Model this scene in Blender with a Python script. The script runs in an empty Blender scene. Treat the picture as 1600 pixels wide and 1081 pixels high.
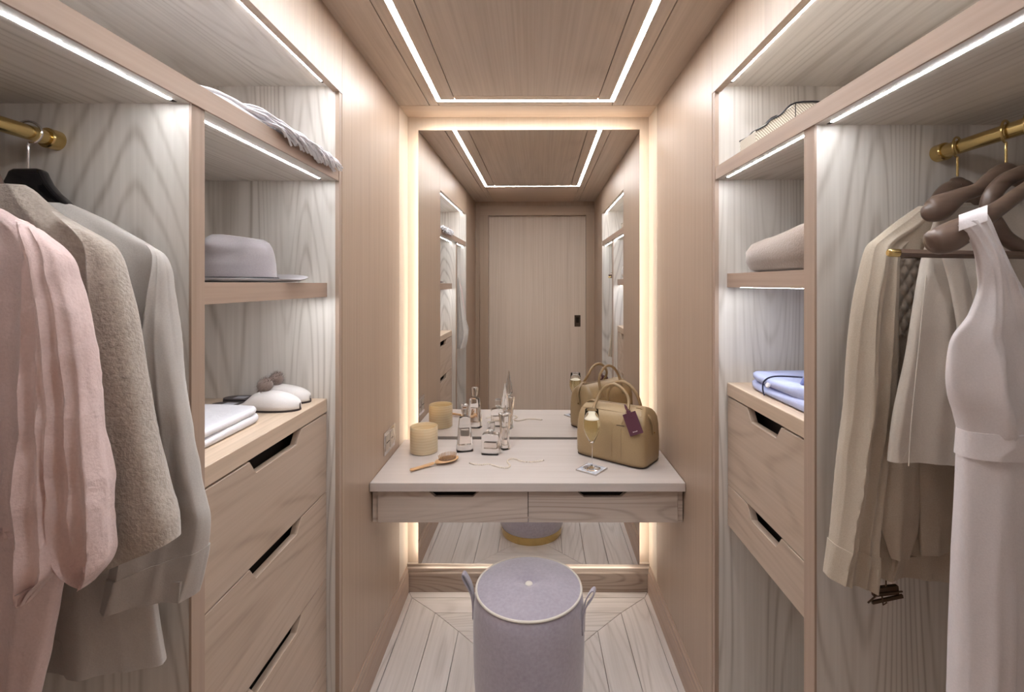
import bpy, bmesh, math, random
from mathutils import Vector, Matrix, noise
random.seed(7)
PI = math.pi
F = 765.0; VX = 829.0; VY = 443.0; EYE = 1.49     # lens (pixels), vanishing point, eye height

sc = bpy.context.scene
# ---------------------------------------------------------------- camera, world, exposure
cd = bpy.data.cameras.new('camera'); cam = bpy.data.objects.new('camera', cd)
sc.collection.objects.link(cam); sc.camera = cam
cam.location = (0, 0, EYE); cam.rotation_euler = (PI/2, 0, 0)
cd.sensor_fit = 'HORIZONTAL'; cd.sensor_width = 36.0
cd.lens = F/1600*36.0
cd.shift_x = -(VX-800)/1600; cd.shift_y = -(540.5-VY)/1600
cd.clip_start = 0.02
w = bpy.data.worlds.new('world'); sc.world = w; w.use_nodes = True
w.node_tree.nodes['Background'].inputs[0].default_value = (.8, .85, 1, 1)
w.node_tree.nodes['Background'].inputs[1].default_value = .3
sc.view_settings.view_transform = 'Standard'; sc.view_settings.look = 'None'
sc.view_settings.gamma = 1; sc.view_settings.use_curve_mapping = False
sc.view_settings.exposure = 0.62
sc.cycles.max_bounces = 24; sc.cycles.diffuse_bounces = 12; sc.cycles.glossy_bounces = 10; sc.cycles.transmission_bounces = 16
E_CEIL = 52.0; E_SHELF = 56.0; E_WARM = 6.5       # strip light strengths

# ---------------------------------------------------------------- helpers
C = sc.collection
def lin(c):
    c = c/255.0
    return c/12.92 if c <= .04045 else ((c+.055)/1.055)**2.4
def rgb(r, g, b): return (lin(r), lin(g), lin(b), 1)
def P(px, py, Y):
    return Vector(((px-VX)/F*Y, Y, EYE+(VY-py)/F*Y))

class MB:
    def __init__(s): s.v = []; s.f = []
    def box(s, x0, x1, y0, y1, z0, z1):
        n = len(s.v)
        s.v += [(x, y, z) for z in (z0, z1) for x, y in ((x0, y0), (x1, y0), (x1, y1), (x0, y1))]
        s.f += [tuple(n+i for i in q) for q in ((0,3,2,1),(4,5,6,7),(0,1,5,4),(1,2,6,5),(2,3,7,6),(3,0,4,7))]
        return s
    def prism(s, poly, axis, a, b):
        def mk(p, q, d): return {'x': (d, p, q), 'y': (p, d, q), 'z': (p, q, d)}[axis]
        n = len(s.v); m = len(poly)
        s.v += [mk(p, q, a) for p, q in poly] + [mk(p, q, b) for p, q in poly]
        s.f.append(tuple(n+i for i in range(m))); s.f.append(tuple(n+m+i for i in reversed(range(m))))
        for i in range(m):
            j = (i+1) % m; s.f.append((n+i, n+m+i, n+m+j, n+j))
        return s
    def loft(s, loops, cap0=True, cap1=True, closed=True):
        n = len(s.v); m = len(loops[0])
        for L in loops: s.v += [tuple(p) for p in L]
        for k in range(len(loops)-1):
            for i in range(m if closed else m-1):
                j = (i+1) % m
                s.f.append((n+k*m+i, n+k*m+j, n+(k+1)*m+j, n+(k+1)*m+i))
        for cap, k in ((cap0, 0), (cap1, len(loops)-1)):
            if cap and closed:
                c = sum((Vector(p) for p in loops[k]), Vector())/m
                s.v.append(tuple(c)); ci = len(s.v)-1
                for i in range(m):
                    j = (i+1) % m
                    s.f.append((ci, n+k*m+j, n+k*m+i) if k == 0 else (ci, n+k*m+i, n+k*m+j))
        return s
    def tube(s, pts, r, seg=10, up=(0, 0, 1), cap=True):
        pts = [Vector(p) for p in pts]; N = len(pts); loops = []
        side = None
        for i, p in enumerate(pts):
            t = (pts[min(i+1, N-1)]-pts[max(i-1, 0)]).normalized()
            if side is None:
                u = Vector(up)
                if abs(t.dot(u)) > .95: u = Vector((1, 0, 0)) if abs(t.x) < .9 else Vector((0, 1, 0))
                side = t.cross(u).normalized()
            else:
                side = (side-t*side.dot(t)).normalized()
            nrm = side.cross(t).normalized()
            rr = r[i] if isinstance(r, list) else r
            a, b = rr if isinstance(rr, tuple) else (rr, rr)
            loops.append([p+side*(a*math.cos(2*PI*k/seg))+nrm*(b*math.sin(2*PI*k/seg)) for k in range(seg)])
        return s.loft(loops, cap, cap)
    def lathe(s, prof, c=(0, 0, 0), seg=40, sx=1, sy=1, cap=True):
        loops = [[(c[0]+r*sx*math.cos(2*PI*k/seg), c[1]+r*sy*math.sin(2*PI*k/seg), c[2]+z) for k in range(seg)] for r, z in prof]
        return s.loft(loops, cap, cap)
    def add(s, o, M=None):
        n = len(s.v)
        s.v += [tuple(M @ Vector(p)) if M else p for p in o.v]
        s.f += [tuple(n+i for i in q) for q in o.f]
        return s

def smoothpts(pts, n=8):
    pts = [Vector(p) for p in pts]; out = []
    for i in range(len(pts)-1):
        p0 = pts[max(i-1, 0)]; p1 = pts[i]; p2 = pts[i+1]; p3 = pts[min(i+2, len(pts)-1)]
        for k in range(n):
            t = k/n
            out.append(.5*((2*p1)+(p2-p0)*t+(2*p0-5*p1+4*p2-p3)*t*t+(3*p1-p0-3*p2+p3)*t**3))
    out.append(pts[-1]); return out

def tag(o, label=None, cat=None, group=None, kind=None):
    if label: o['label'] = label
    if cat: o['category'] = cat
    if group: o['group'] = group
    if kind: o['kind'] = kind
    return o
ORG = {}
def obj(name, mb, mat, parent=None, smooth=False, bevel=0, local=False, label=None, angle=40):
    me = bpy.data.meshes.new(name)
    off = Vector((0, 0, 0))
    if parent is not None and not local: off = ORG.get(parent.name, Vector((0, 0, 0)))
    me.from_pydata([tuple(Vector(p)-off) for p in mb.v], [], mb.f)
    bm = bmesh.new(); bm.from_mesh(me)
    bmesh.ops.recalc_face_normals(bm, faces=bm.faces)
    if bevel:
        es = [e for e in bm.edges if len(e.link_faces) == 2 and e.calc_face_angle(0) > .5]
        bmesh.ops.bevel(bm, geom=es, offset=bevel, segments=1 if bevel < .004 else 3, profile=.5, affect='EDGES', clamp_overlap=True)
    bm.to_mesh(me); bm.free()
    if smooth:
        me.polygons.foreach_set('use_smooth', [True]*len(me.polygons))
        try: me.set_sharp_from_angle(angle=math.radians(angle))
        except Exception: pass
    me.materials.append(mat)
    o = bpy.data.objects.new(name, me); C.objects.link(o)
    if parent is not None:
        o.parent = parent
        ORG[o.name] = off
    else: ORG[o.name] = Vector((0, 0, 0))
    if label: o['label'] = label
    return o
def thing(name, label, cat, loc=(0, 0, 0), rotz=0, group=None, kind=None):
    o = bpy.data.objects.new(name, None); C.objects.link(o)
    o.location = loc; o.rotation_euler = (0, 0, rotz); o.empty_display_size = .05
    ORG[o.name] = Vector(loc)
    return tag(o, label, cat, group, kind)

# ---------------------------------------------------------------- materials
def newmat(name):
    m = bpy.data.materials.new(name); m.use_nodes = True
    nt = m.node_tree; b = nt.nodes['Principled BSDF']
    return m, nt, b
def plain(name, col, rough=.5, metal=0, **kw):
    m, nt, b = newmat(name)
    b.inputs['Base Color'].default_value = col; b.inputs['Roughness'].default_value = rough
    b.inputs['Metallic'].default_value = metal
    for k, v in kw.items(): b.inputs[k.replace('_', ' ')].default_value = v
    return m
def emis(name, col, s):
    m, nt, b = newmat(name)
    b.inputs['Base Color'].default_value = (0.8, 0.8, .8, 1)
    b.inputs['Emission Color'].default_value = col; b.inputs['Emission Strength'].default_value = s
    return m
def nd(nt, t, **kw):
    n = nt.nodes.new(t)
    for k, v in kw.items(): setattr(n, k, v)
    return n
def math_(nt, op, a, b=None, clamp=False):
    n = nd(nt, 'ShaderNodeMath', operation=op); n.use_clamp = clamp
    for i, x in enumerate((a, b)):
        if x is None: continue
        if isinstance(x, (int, float)): n.inputs[i].default_value = x
        else: nt.links.new(x, n.inputs[i])
    return n.outputs[0]
def wood(name, c1, c2, axis='z', cath=.5, fine=.5, rough=.42, rings=9.0, across=2.4, along=.42, bump=.05):
    """open-pored veneer: stretched noise for the pores, level lines of a slow noise for the flat-sawn figure"""
    m, nt, b = newmat(name); L = nt.links
    tc = nd(nt, 'ShaderNodeTexCoord'); oi = nd(nt, 'ShaderNodeObjectInfo')
    W = math_(nt, 'MULTIPLY', oi.outputs['Random'], 37.0)
    def scaled(a, l):
        v = nd(nt, 'ShaderNodeVectorMath', operation='MULTIPLY')
        v.inputs[1].default_value = tuple(l if ax == axis else a for ax in 'xyz')
        L.new(tc.outputs['Object'], v.inputs[0]); return v.outputs[0]
    def noi(vec, scale, detail, dist=0):
        n = nd(nt, 'ShaderNodeTexNoise', noise_dimensions='4D')
        n.inputs['Scale'].default_value = scale; n.inputs['Detail'].default_value = detail
        n.inputs['Distortion'].default_value = dist
        L.new(vec, n.inputs['Vector']); L.new(W, n.inputs['W']); return n.outputs[0]
    f1 = noi(scaled(110, 1.6), 1, 3)
    f2 = noi(scaled(30, .5), 1, 3)
    field = noi(scaled(across, along), 1, .6, .15); patch = noi(scaled(9, .9), 1, 2)
    ph = math_(nt, 'ADD', math_(nt, 'MULTIPLY', field, rings*6.283), math_(nt, 'MULTIPLY', f2, 2.0))
    s = math_(nt, 'ADD', math_(nt, 'MULTIPLY', math_(nt, 'SINE', ph), .5), .5)
    s = math_(nt, 'MULTIPLY', math_(nt, 'POWER', s, 4.5), math_(nt, 'MULTIPLY', math_(nt, 'SUBTRACT', patch, .30), 3.4, clamp=True))
    s = math_(nt, 'MULTIPLY', s, math_(nt, 'ADD', math_(nt, 'MULTIPLY', f1, .9), .35))
    g = math_(nt, 'MULTIPLY', math_(nt, 'SUBTRACT', f1, .38), 2.0*fine)
    g2 = math_(nt, 'MULTIPLY', math_(nt, 'SUBTRACT', f2, .38), 1.5*fine)
    tot = math_(nt, 'ADD', math_(nt, 'ADD', g, g2), math_(nt, 'MULTIPLY', s, cath), clamp=True)
    tint = math_(nt, 'MULTIPLY', math_(nt, 'SUBTRACT', oi.outputs['Random'], .5), .12)
    tot = math_(nt, 'ADD', tot, tint, clamp=True)
    mx = nd(nt, 'ShaderNodeMix', data_type='RGBA')
    L.new(tot, mx.inputs[0]); mx.inputs[6].default_value = c1; mx.inputs[7].default_value = c2
    L.new(mx.outputs[2], b.inputs['Base Color'])
    b.inputs['Roughness'].default_value = rough
    bp = nd(nt, 'ShaderNodeBump'); bp.inputs['Strength'].default_value = bump; bp.inputs['Distance'].default_value = .004
    L.new(f1, bp.inputs['Height']); L.new(bp.outputs[0], b.inputs['Normal'])
    return m
def cloth(name, c1, c2=None, scale=400, bump=.15, rough=.9, wr=0.0, wrscale=30, sheen=.2, mott=12, dist=.002):
    m, nt, b = newmat(name); L = nt.links
    c2 = c2 or tuple(x*.8 for x in c1[:3])+(1,)
    tc = nd(nt, 'ShaderNodeTexCoord')
    n1 = nd(nt, 'ShaderNodeTexNoise'); n1.inputs['Scale'].default_value = scale; n1.inputs['Detail'].default_value = 2
    n2 = nd(nt, 'ShaderNodeTexNoise'); n2.inputs['Scale'].default_value = mott; n2.inputs['Detail'].default_value = 4
    n3 = nd(nt, 'ShaderNodeTexNoise'); n3.inputs['Scale'].default_value = wrscale; n3.inputs['Detail'].default_value = 3
    n3.inputs['Distortion'].default_value = .8
    for n in (n1, n2, n3): L.new(tc.outputs['Object'], n.inputs['Vector'])
    mx = nd(nt, 'ShaderNodeMix', data_type='RGBA')
    fac = math_(nt, 'ADD', math_(nt, 'MULTIPLY', n1.outputs[0], .6), math_(nt, 'MULTIPLY', n2.outputs[0], .5), clamp=True)
    L.new(math_(nt, 'MULTIPLY', math_(nt, 'SUBTRACT', fac, .3), 1.8, clamp=True), mx.inputs[0])
    mx.inputs[6].default_value = c1; mx.inputs[7].default_value = c2
    L.new(mx.outputs[2], b.inputs['Base Color'])
    b.inputs['Roughness'].default_value = rough; b.inputs['Sheen Weight'].default_value = sheen
    h = math_(nt, 'ADD', math_(nt, 'MULTIPLY', n1.outputs[0], bump), math_(nt, 'MULTIPLY', n3.outputs[0], wr))
    bp = nd(nt, 'ShaderNodeBump'); bp.inputs['Strength'].default_value = 1; bp.inputs['Distance'].default_value = dist
    L.new(h, bp.inputs['Height']); L.new(bp.outputs[0], b.inputs['Normal'])
    return m

WARM1, WARM2 = rgb(174, 151, 131), rgb(146, 124, 105)      # wall and ceiling veneer
GREY1, GREY2 = rgb(218, 212, 205), rgb(166, 156, 146)      # cabinet veneer
M = {}
M['wall'] = wood('wall_veneer', WARM1, WARM2, 'z', .12, .42, .4, 5, 2.2, .3)
M['ceil'] = wood('ceiling_veneer', rgb(190, 173, 157), rgb(150, 132, 115), 'y', .25, .5, .45, 30, 2.4, .2)
M['ceil_x'] = wood('ceiling_cross_veneer', rgb(194, 172, 152), rgb(166, 144, 124), 'x', .15, .4, .45, 5)
M['door'] = wood('door_veneer', rgb(206, 189, 173), rgb(172, 154, 138), 'z', .25, .45, .42, 40, 1.2, .12)
M['return'] = wood('mirror_glow_veneer', rgb(216, 200, 182), rgb(196, 178, 158), 'z', .1, .35, .42, 5, 2.2, .3)  # veneer lightened around the mirror so its backlight glow looks wider and whiter
M['wall_x'] = wood('wall_cross_veneer', WARM1, WARM2, 'x', .15, .4, .42, 5)
M['panel'] = wood('cabinet_veneer', GREY1, GREY2, 'z', .68, .32, .45, 40, 4.4, .42)
M['soffit'] = wood('cabinet_veneer_deep', GREY1, GREY2, 'y', .5, .35, .45, 34, 3.8, .32)
M['rail'] = wood('rail_veneer', rgb(176, 152, 135), rgb(144, 120, 103), 'y', .2, .5, .45, 6, 6, .4)
M['edge'] = wood('edge_veneer', rgb(174, 151, 134), rgb(146, 123, 106), 'z', .2, .5, .45, 6, 6, .4)
M['drawer'] = wood('drawer_veneer', rgb(188, 168, 150), rgb(152, 131, 113), 'y', .55, .35, .45, 24, 4, .6)
M['top_y'] = wood('cabinet_top_veneer', rgb(206, 184, 162), rgb(164, 140, 116), 'y', .3, .5, .4, 8, 5, .3)
M['desk'] = wood('desk_top_veneer', rgb(200, 190, 184), rgb(178, 165, 157), 'x', .15, .45, .35, 8, 5, .3)
M['deskdr'] = wood('desk_drawer_veneer', rgb(196, 182, 170), rgb(138, 120, 106), 'x', .7, .3, .45, 30, 7, .7)
M['floor_y'] = wood('floor_plank_long', rgb(216, 207, 201), rgb(172, 160, 151), 'y', .5, .35, .38, 26, 4.5, .6, .12)
M['floor_x'] = wood('floor_plank_cross', rgb(216, 207, 201), rgb(172, 160, 151), 'x', .5, .35, .38, 26, 4.5, .6, .12)
M['gap'] = plain('dark_gap', rgb(60, 45, 38), .8)
M['dark'] = plain('dark_recess', rgb(38, 28, 24), .7)
M['brass'] = plain('brushed_brass', rgb(208, 182, 124), .24, 1)
M['chrome'] = plain('chrome', rgb(220, 220, 222), .12, 1)
M['led'] = emis('cool_led', (.95, .985, 1.03, 1), E_CEIL)
M['led_s'] = emis('shelf_led', (.94, .975, 1.02, 1), E_SHELF)
M['led_w'] = emis('warm_led', (1, .925, .82, 1), E_WARM)
M['fill_u'] = emis('under_table_fill', (.95, .97, 1, 1), 27.0)
M['mirror'] = plain('mirror_silver', (.86, .85, .83, 1), .0, 1)
M['glass'] = plain('clear_glass', (1, 1, 1, 1), .0, 0, Transmission_Weight=1.0, IOR=1.44)
M['thin_glass'] = plain('thin_glass', (1, 1, 1, 1), .0, 0, Transmission_Weight=1.0, IOR=1.36)

# ================================================================= the room
XL, XR, XC = -.601, .579, -.011
CEIL = 2.302; YB = 2.39; YF = -.16
def struct(name, mb, mat, parent=None, **kw):
    o = obj(name, mb, mat, parent, **kw)
    if parent is None: o['kind'] = 'structure'
    return o

# floor: mitred frames of planks running round the room
fl = struct('floor', MB().box(-1.25, 1.25, YF-.1, YB+.05, -.05, -.014), M['gap'])
bl = [-.589, -.562, -.432, -.31, -.19, -.07]
by = [2.366, 2.323, 2.217, 2.10, 1.98, 1.86]
g = .0011
for k in range(5):
    xo, xi, yo, yi = bl[k], bl[k+1], by[k], by[k+1]
    Xo, Xi = 2*XC-xo, 2*XC-xi
    obj('plank', MB().prism([(xo+g, YF), (xo+g, yo-g*2), (xi-g, yi+0*g), (xi-g, YF)], 'z', -.014, 0), M['floor_y'], fl, bevel=.0006)
    obj('plank', MB().prism([(Xo-g, YF), (Xi+g, YF), (Xi+g, yi), (Xo-g, yo-g*2)], 'z', -.014, 0), M['floor_y'], fl, bevel=.0006)
    obj('plank', MB().prism([(xo+3*g, yo-g), (Xo-3*g, yo-g), (Xi, yi+g), (xi, yi+g)], 'z', -.014, 0), M['floor_x'], fl, bevel=.0006)
obj('plank', MB().box(bl[5]+g, 2*XC-bl[5]-g, YF, by[5]-g, -.014, 0), M['floor_y'], fl, bevel=.0006)

# ceiling: backing with veneered panels and a slot for the strip light
ce = struct('ceiling', MB().box(-1.25, 1.25, YF-.1, YB+.05, CEIL+.02, CEIL+.05), M['gap'])
q = .0015; T0, T1 = CEIL, CEIL+.02
def cp(x0, x1, y0, y1, m, p=ce): return obj('panel', MB().box(x0+q, x1-q, y0+q, y1-q, T0, T1), m, p, bevel=.0008)
S0 = 2.178                                  # far strip
sxl, sxr = -.409, .363; syn = .60; sw = .0085
cp(-.62, -.461, YF, 2.234, M['ceil']); cp(.421, .60, YF, 2.234, M['ceil'])
cp(-.62, .60, 2.234, YB+.02, M['ceil_x'])
cp(-.335, .297, .68, 2.12, M['ceil'])
cp(-.461, sxl-sw, YF, 2.234, M['ceil']); cp(sxr+sw, .421, YF, 2.234, M['ceil'])
cp(sxl+sw, -.335, syn+sw, S0-sw, M['ceil']); cp(.297, sxr-sw, syn+sw, S0-sw, M['ceil'])
cp(-.335, .297, 2.12, S0-sw, M['ceil_x']); cp(-.335, .297, syn+sw, .68, M['ceil_x'])
cp(sxl-sw, sxr+sw, S0+sw, 2.234, M['ceil_x']); cp(sxl-sw, sxr+sw, YF, syn-sw, M['ceil_x'])
cl = thing('ceiling_light', 'continuous rectangular white strip light set into the veneered ceiling', 'ceiling light', (XC, 1.4, CEIL))
zz = (CEIL+.001, CEIL+.008)
obj('diffuser', MB().box(sxl-sw, sxl+sw, syn+sw, S0-sw, *zz), M['led'], cl)
obj('diffuser', MB().box(sxr-sw, sxr+sw, syn+sw, S0-sw, *zz), M['led'], cl)
obj('diffuser', MB().box(sxl-sw, sxr+sw, S0-sw, S0+sw, *zz), M['led'], cl)
obj('diffuser', MB().box(sxl-sw, sxr+sw, syn-sw, syn+sw, *zz), M['led'], cl)

JY = 1.538                                   # end of the cabinets
# side walls: vertical veneer panels between the cabinets and the mirror
def side_wall(name, x, sgn, near_end):
    wl = struct(name, MB().box(x, x+sgn*.03, JY+.018, YB+.03, 0, CEIL), M['gap'])
    for y0, y1 in ((JY+.0195, 2.232), (2.235, YB)):
        obj('panel', MB().box(x-sgn*.002, x+sgn*.01, y0, y1, .0, CEIL-.001), M['wall'] if y0 < 2 else M['return'], wl, bevel=.0007)
    obj('panel', MB().box(x-sgn*.002, x+sgn*.02, YF, near_end-.002, 0, CEIL-.001), M['wall'], wl, bevel=.0007)
    return wl
wL = side_wall('wall_left', XL, -1, .44); wR = side_wall('wall_right', XR, 1, .44)
wb = struct('wall_back', MB().box(-.64, .62, YB, YB+.03, 0, CEIL+.02), M['return'])

# baseboards with a stepped top
def bb(name, axis, wall, sgn, a, b):
    pr = [(0, 0), (.012, 0), (.012, .088), (.009, .096), (.009, .112), (.005, .118), (.005, .128), (0, .128)]
    poly = [(wall+sgn*d, z) for d, z in pr]
    return struct(name, MB().prism(poly, axis, a, b), M['wall_x'] if axis == 'x' else M['rail'])
bb('baseboard_left', 'y', XL+.002, 1, JY+.02, YB-.03)
bb('baseboard_right', 'y', XR-.002, -1, JY+.02, YB-.03)
pr = [(YB, 0), (2.366, 0), (2.366, .088), (2.369, .096), (2.369, .112), (2.375, .118), (2.375, .132), (YB, .132)]
struct('baseboard_back', MB().prism(pr, 'x', XL+.002, XR-.002), M['deskdr'])

# front wall behind the camera with the flush sliding door the mirror shows
dx0, dx1, dz = -.47, .495, 2.165
DY = YF
wf = struct('wall_front', MB().box(-.62, dx0-.085, DY-.04, DY, 0, CEIL+.02).box(dx1+.085, .60, DY-.04, DY, 0, CEIL+.02).box(dx0-.085, dx1+.085, DY-.04, DY, dz+.095, CEIL+.02), M['wall'])
struct('trim_1', MB().box(dx0-.085, dx0, DY-.04, DY+.012, 0, dz).box(dx1, dx1+.085, DY-.04, DY+.012, 0, dz), M['wall'], bevel=.001)
struct('trim_2', MB().box(dx0-.085, dx1+.085, DY-.04, DY+.012, dz, dz+.092), M['wall_x'], bevel=.001)
dr = struct('door_1', MB().box(dx0-.01, dx1+.01, DY-.09, DY-.05, 0, dz+.01), M['door'], bevel=.001)
struct('trim_3', MB().box(dx0-.02, dx0, DY-.095, DY-.04, 0, dz).box(dx1, dx1+.02, DY-.095, DY-.04, 0, dz).box(dx0-.02, dx1+.02, DY-.095, DY-.04, dz, dz+.02), M['edge'])
dh = obj('flush_handle', MB().box(.385, .445, DY-.052, DY-.046, 1.06, 1.175), plain('bronze', rgb(90, 80, 72), .35, 1), dr, bevel=.002, label='dark square flush handle')
obj('latch', MB().box(.400, .430, DY-.0465, DY-.043, 1.10, 1.155), plain('dark_bronze', rgb(50, 44, 40), .3, 1), dh, bevel=.001)

# ================================================================= mirror
mt = math.radians(-.6)
mir = thing('wall_mirror', 'tall backlit frameless mirror standing proud of the end wall above the dressing table', 'mirror', (-.009, 2.345, .147), mt)
mx0, mx1 = -.5395+.009, .521+.009
obj('mirror_glass', MB().box(mx0, mx1, 0, .006, 0, 2.226-.147), M['mirror'], mir, local=True)
obj('backing', MB().box(mx0+.014, mx1-.014, .0065, .020, .014, 2.226-.161), M['wall'], mir, local=True)
for x0, x1 in ((mx0+.004, mx0+.012), (mx1-.012, mx1-.004)):
    obj('light_strip', MB().box(x0, x1, .010, .022, .02, 2.05), M['led_w'], mir, local=True)
obj('light_strip', MB().box(mx0+.03, mx1-.03, .010, .022, 2.226-.147-.012, 2.226-.147-.004), M['led_w'], mir, local=True)
obj('light_strip', MB().box(mx0+.03, mx1-.03, .010, .022, .004, .012), M['led_w'], mir, local=True)

# ================================================================= wardrobes
def strip(x0, x1, y0, y1, z, parent):
    o = obj('light_strip', MB().box(x0, x1, y0, y1, z-.0008, z+.003), M['led_s'], parent)
    e = obj('strip_end_cap', MB().box(x0-.001, x1+.001, y1, y1+.012, z-.001, z+.002), M['dark'], parent)
    return o
def notch_front(x0, x1, y0, y1, z0, z1, ny0, ny1, nd_=.034, sl=.026, cutbottom=False):
    """drawer front in the YZ plane with a slanted finger notch in its top edge"""
    poly = [(y0, z0), (y1, z0), (y1, z1), (ny1, z1), (ny1-sl, z1-nd_), (ny0+sl, z1-nd_), (ny0, z1), (y0, z1)]
    return MB().prism(poly, 'x', x0, x1)
def cabinet(side):
    L = side == 'left'; s = 1 if L else -1           # s: direction towards the room
    xf = XL if L else XR                             # opening plane
    xb = xf-s*.575
    def bx(a, b, *r): return MB().box(min(a, b), max(a, b), *r)
    lab = {'left': 'open oak wardrobe left of the mirror, holding the felt hat, slippers and pink linen garment',
           'right': 'open oak wardrobe right of the mirror, holding the brown blanket, pyjamas and white dress'}[side]
    wd = thing('open_wardrobe', lab, 'wardrobe', (xf-s*.3, 1.0, 0))
    d0, d1 = (.875, .909) if L else (1.007, 1.044)
    rz0, rz1 = (1.812, 1.85) if L else (1.816, 1.854)
    obj('end_panel', bx(xf, xb, JY, JY+.018, 0, 2.11), M['panel'], wd)
    obj('edge_strip', bx(xf+s*.0005, xf-s*.012, JY-.001, JY+.019, 0, 2.092), M['edge'], wd)
    obj('end_panel', bx(xf, xb, .44, .458, 0, 2.11), M['panel'], wd)
    obj('back_panel', bx(xb, xb-s*.018, .44, JY+.018, 0, 2.13), M['panel'], wd)
    obj('base_panel', bx(xf-s*.01, xb, .458, JY, 0, .03), M['soffit'], wd)
    obj('divider_panel', bx(xf-s*.005, xb, d0, d1, .03, rz0), M['panel'], wd)
    obj('edge_strip', bx(xf-s*.0045, xf-s*.009, d0-.0008, d1+.0008, .03, rz0), M['edge'], wd, label='pinkish vertical edge')
    obj('top_shelf', bx(xf-s*.004, xb, .458, JY-.001, rz0, rz1), M['soffit'], wd)
    obj('shelf_edge', bx(xf-s*.0005, xf-s*.0045, .458, JY-.004, rz0-.0008, rz1+.0008), M['rail'], wd, label='long pinkish front edge of the top shelf')
    obj('soffit', bx(xf-s*.02, xb, .44, JY+.018, 2.11, 2.13), M['soffit'], wd)
    obj('fascia', bx(xf+s*.002, xf-s*.02, .44, JY+.018, 2.093, CEIL), M['wall'], wd)
    def st(d, w_, y0, y1, z):
        a, b = xf-s*d, xf-s*(d+w_); strip(min(a, b), max(a, b), y0, y1, z, wd)
    st(.034, .0075, .46, JY-.04, 2.11)
    if L:
        st(.026, .0055, .46, d0-.02, rz0); st(.044, .0055, d1+.002, JY-.04, rz0)
        sz0, sz1 = 1.449, 1.492; sx = .038
    else:
        st(.026, .0055, .46, d0-.02, rz0); st(.022, .0055, d1+.002, JY-.04, rz0)
        sz0, sz1 = 1.479, 1.521; sx = .038
    sh = obj('middle_shelf', bx(xf-s*(sx+.002), xb, d1, JY-.001, sz0, sz1), M['soffit'], wd, bevel=.001)
    obj('shelf_edge', bx(xf-s*sx, xf-s*(sx+.0025), d1, JY-.0005, sz0-.0003, sz1+.0003), M['rail'], wd)
    st(sx+.02, .006, d1+.01, JY-.05, sz0)
    return wd, (xf, xb, s, d0, d1)
wdL, _ = cabinet('left'); wdR, _ = cabinet('right')

# drawer chests
def chest(side):
    L = side == 'left'; s = 1 if L else -1
    xf = XL if L else XR; xb = xf-s*.57; xd = xf-s*.038
    d1 = .909 if L else 1.044
    def mm(a, b): return (min(a, b), max(a, b))
    if L:
        ch = thing('drawer_chest', 'floor-standing oak chest of four drawers under the slippers', 'drawer chest', (xf-s*.3, 1.2, 0))
        z_top = 1.130; zt = 1.088; seams = [1.085, .839, .569, .299, .032]; ny = (1.116, 1.366)
    else:
        ch = thing('drawer_chest', 'hanging oak chest of two drawers under the pale blue pyjamas', 'drawer chest', (xf-s*.3, 1.3, .73))
        z_top = 1.180; zt = 1.140; seams = [1.137, .863, .733]; ny = (1.207, 1.396)
    obj('top_panel', MB().box(*mm(xd, xb), d1+.001, JY-.001, zt, z_top), M['top_y'], ch, bevel=.0015)
    zb = seams[-1]
    obj('carcass', MB().box(*mm(xd-s*.022, xb), d1+.001, JY-.001, zb, zb+.016).box(*mm(xd-s*.05, xd-s*.06), d1+.001, JY-.001, zb+.016, zt-.002), M['dark'], ch)
    if not L: obj('bottom_panel', MB().box(*mm(xd-s*.02, xb), d1+.001, JY-.001, zb-.004, zb), M['soffit'], ch)
    for i in range(len(seams)-1):
        z1, z0 = seams[i]-.0015, seams[i+1]+.0015
        dw = obj('drawer', notch_front(*mm(xd-s*.0005, xd-s*.02), d1+.0035, JY-.0035, z0, z1, ny[0], ny[1]), M['drawer'], ch, bevel=.0012)
    return ch
chest('left'); chest('right')

# ================================================================= dressing table
DT = .75
dk = thing('dressing_table', 'pale oak wall-hung dressing table with two drawers in front of the mirror', 'dressing table', (XC, 2.05, .594))
obj('table_top', MB().box(XL+.004, XR-.004, 1.816, 2.325, .718, DT), M['desk'], dk, bevel=.0012)
obj('filler_panel', MB().box(XL+.006, -.576, 1.845, 2.30, .592, .717), M['deskdr'], dk)
obj('filler_panel', MB().box(.555, XR-.006, 1.845, 2.30, .592, .717), M['deskdr'], dk)
obj('drawer_box', MB().box(-.574, .553, 1.875, 2.30, .598, .716), M['dark'], dk)
obj('underside_panel', MB().box(-.574, .553, 1.87, 2.30, .592, .598), M['deskdr'], dk)
obj('light_strip', MB().box(-.53, .51, 2.285, 2.295, .5905, .5935), M['fill_u'], dk)  # unseen strip, added as fill to brighten the dark floor at the back
def dfront(x0, x1, a, b):
    z0, z1 = .593, .7145
    poly = [(x0, z0), (x1, z0), (x1, z1), (b, z1), (b-.030, z1-.026), (a+.030, z1-.026), (a, z1), (x0, z1)]
    return MB().prism(poly, 'y', 1.838, 1.858)
obj('drawer', dfront(-.574, -.0105, -.388, -.188), M['deskdr'], dk, bevel=.001)
obj('drawer', dfront(-.0080, .553, .170, .368), M['deskdr'], dk, bevel=.001)

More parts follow.
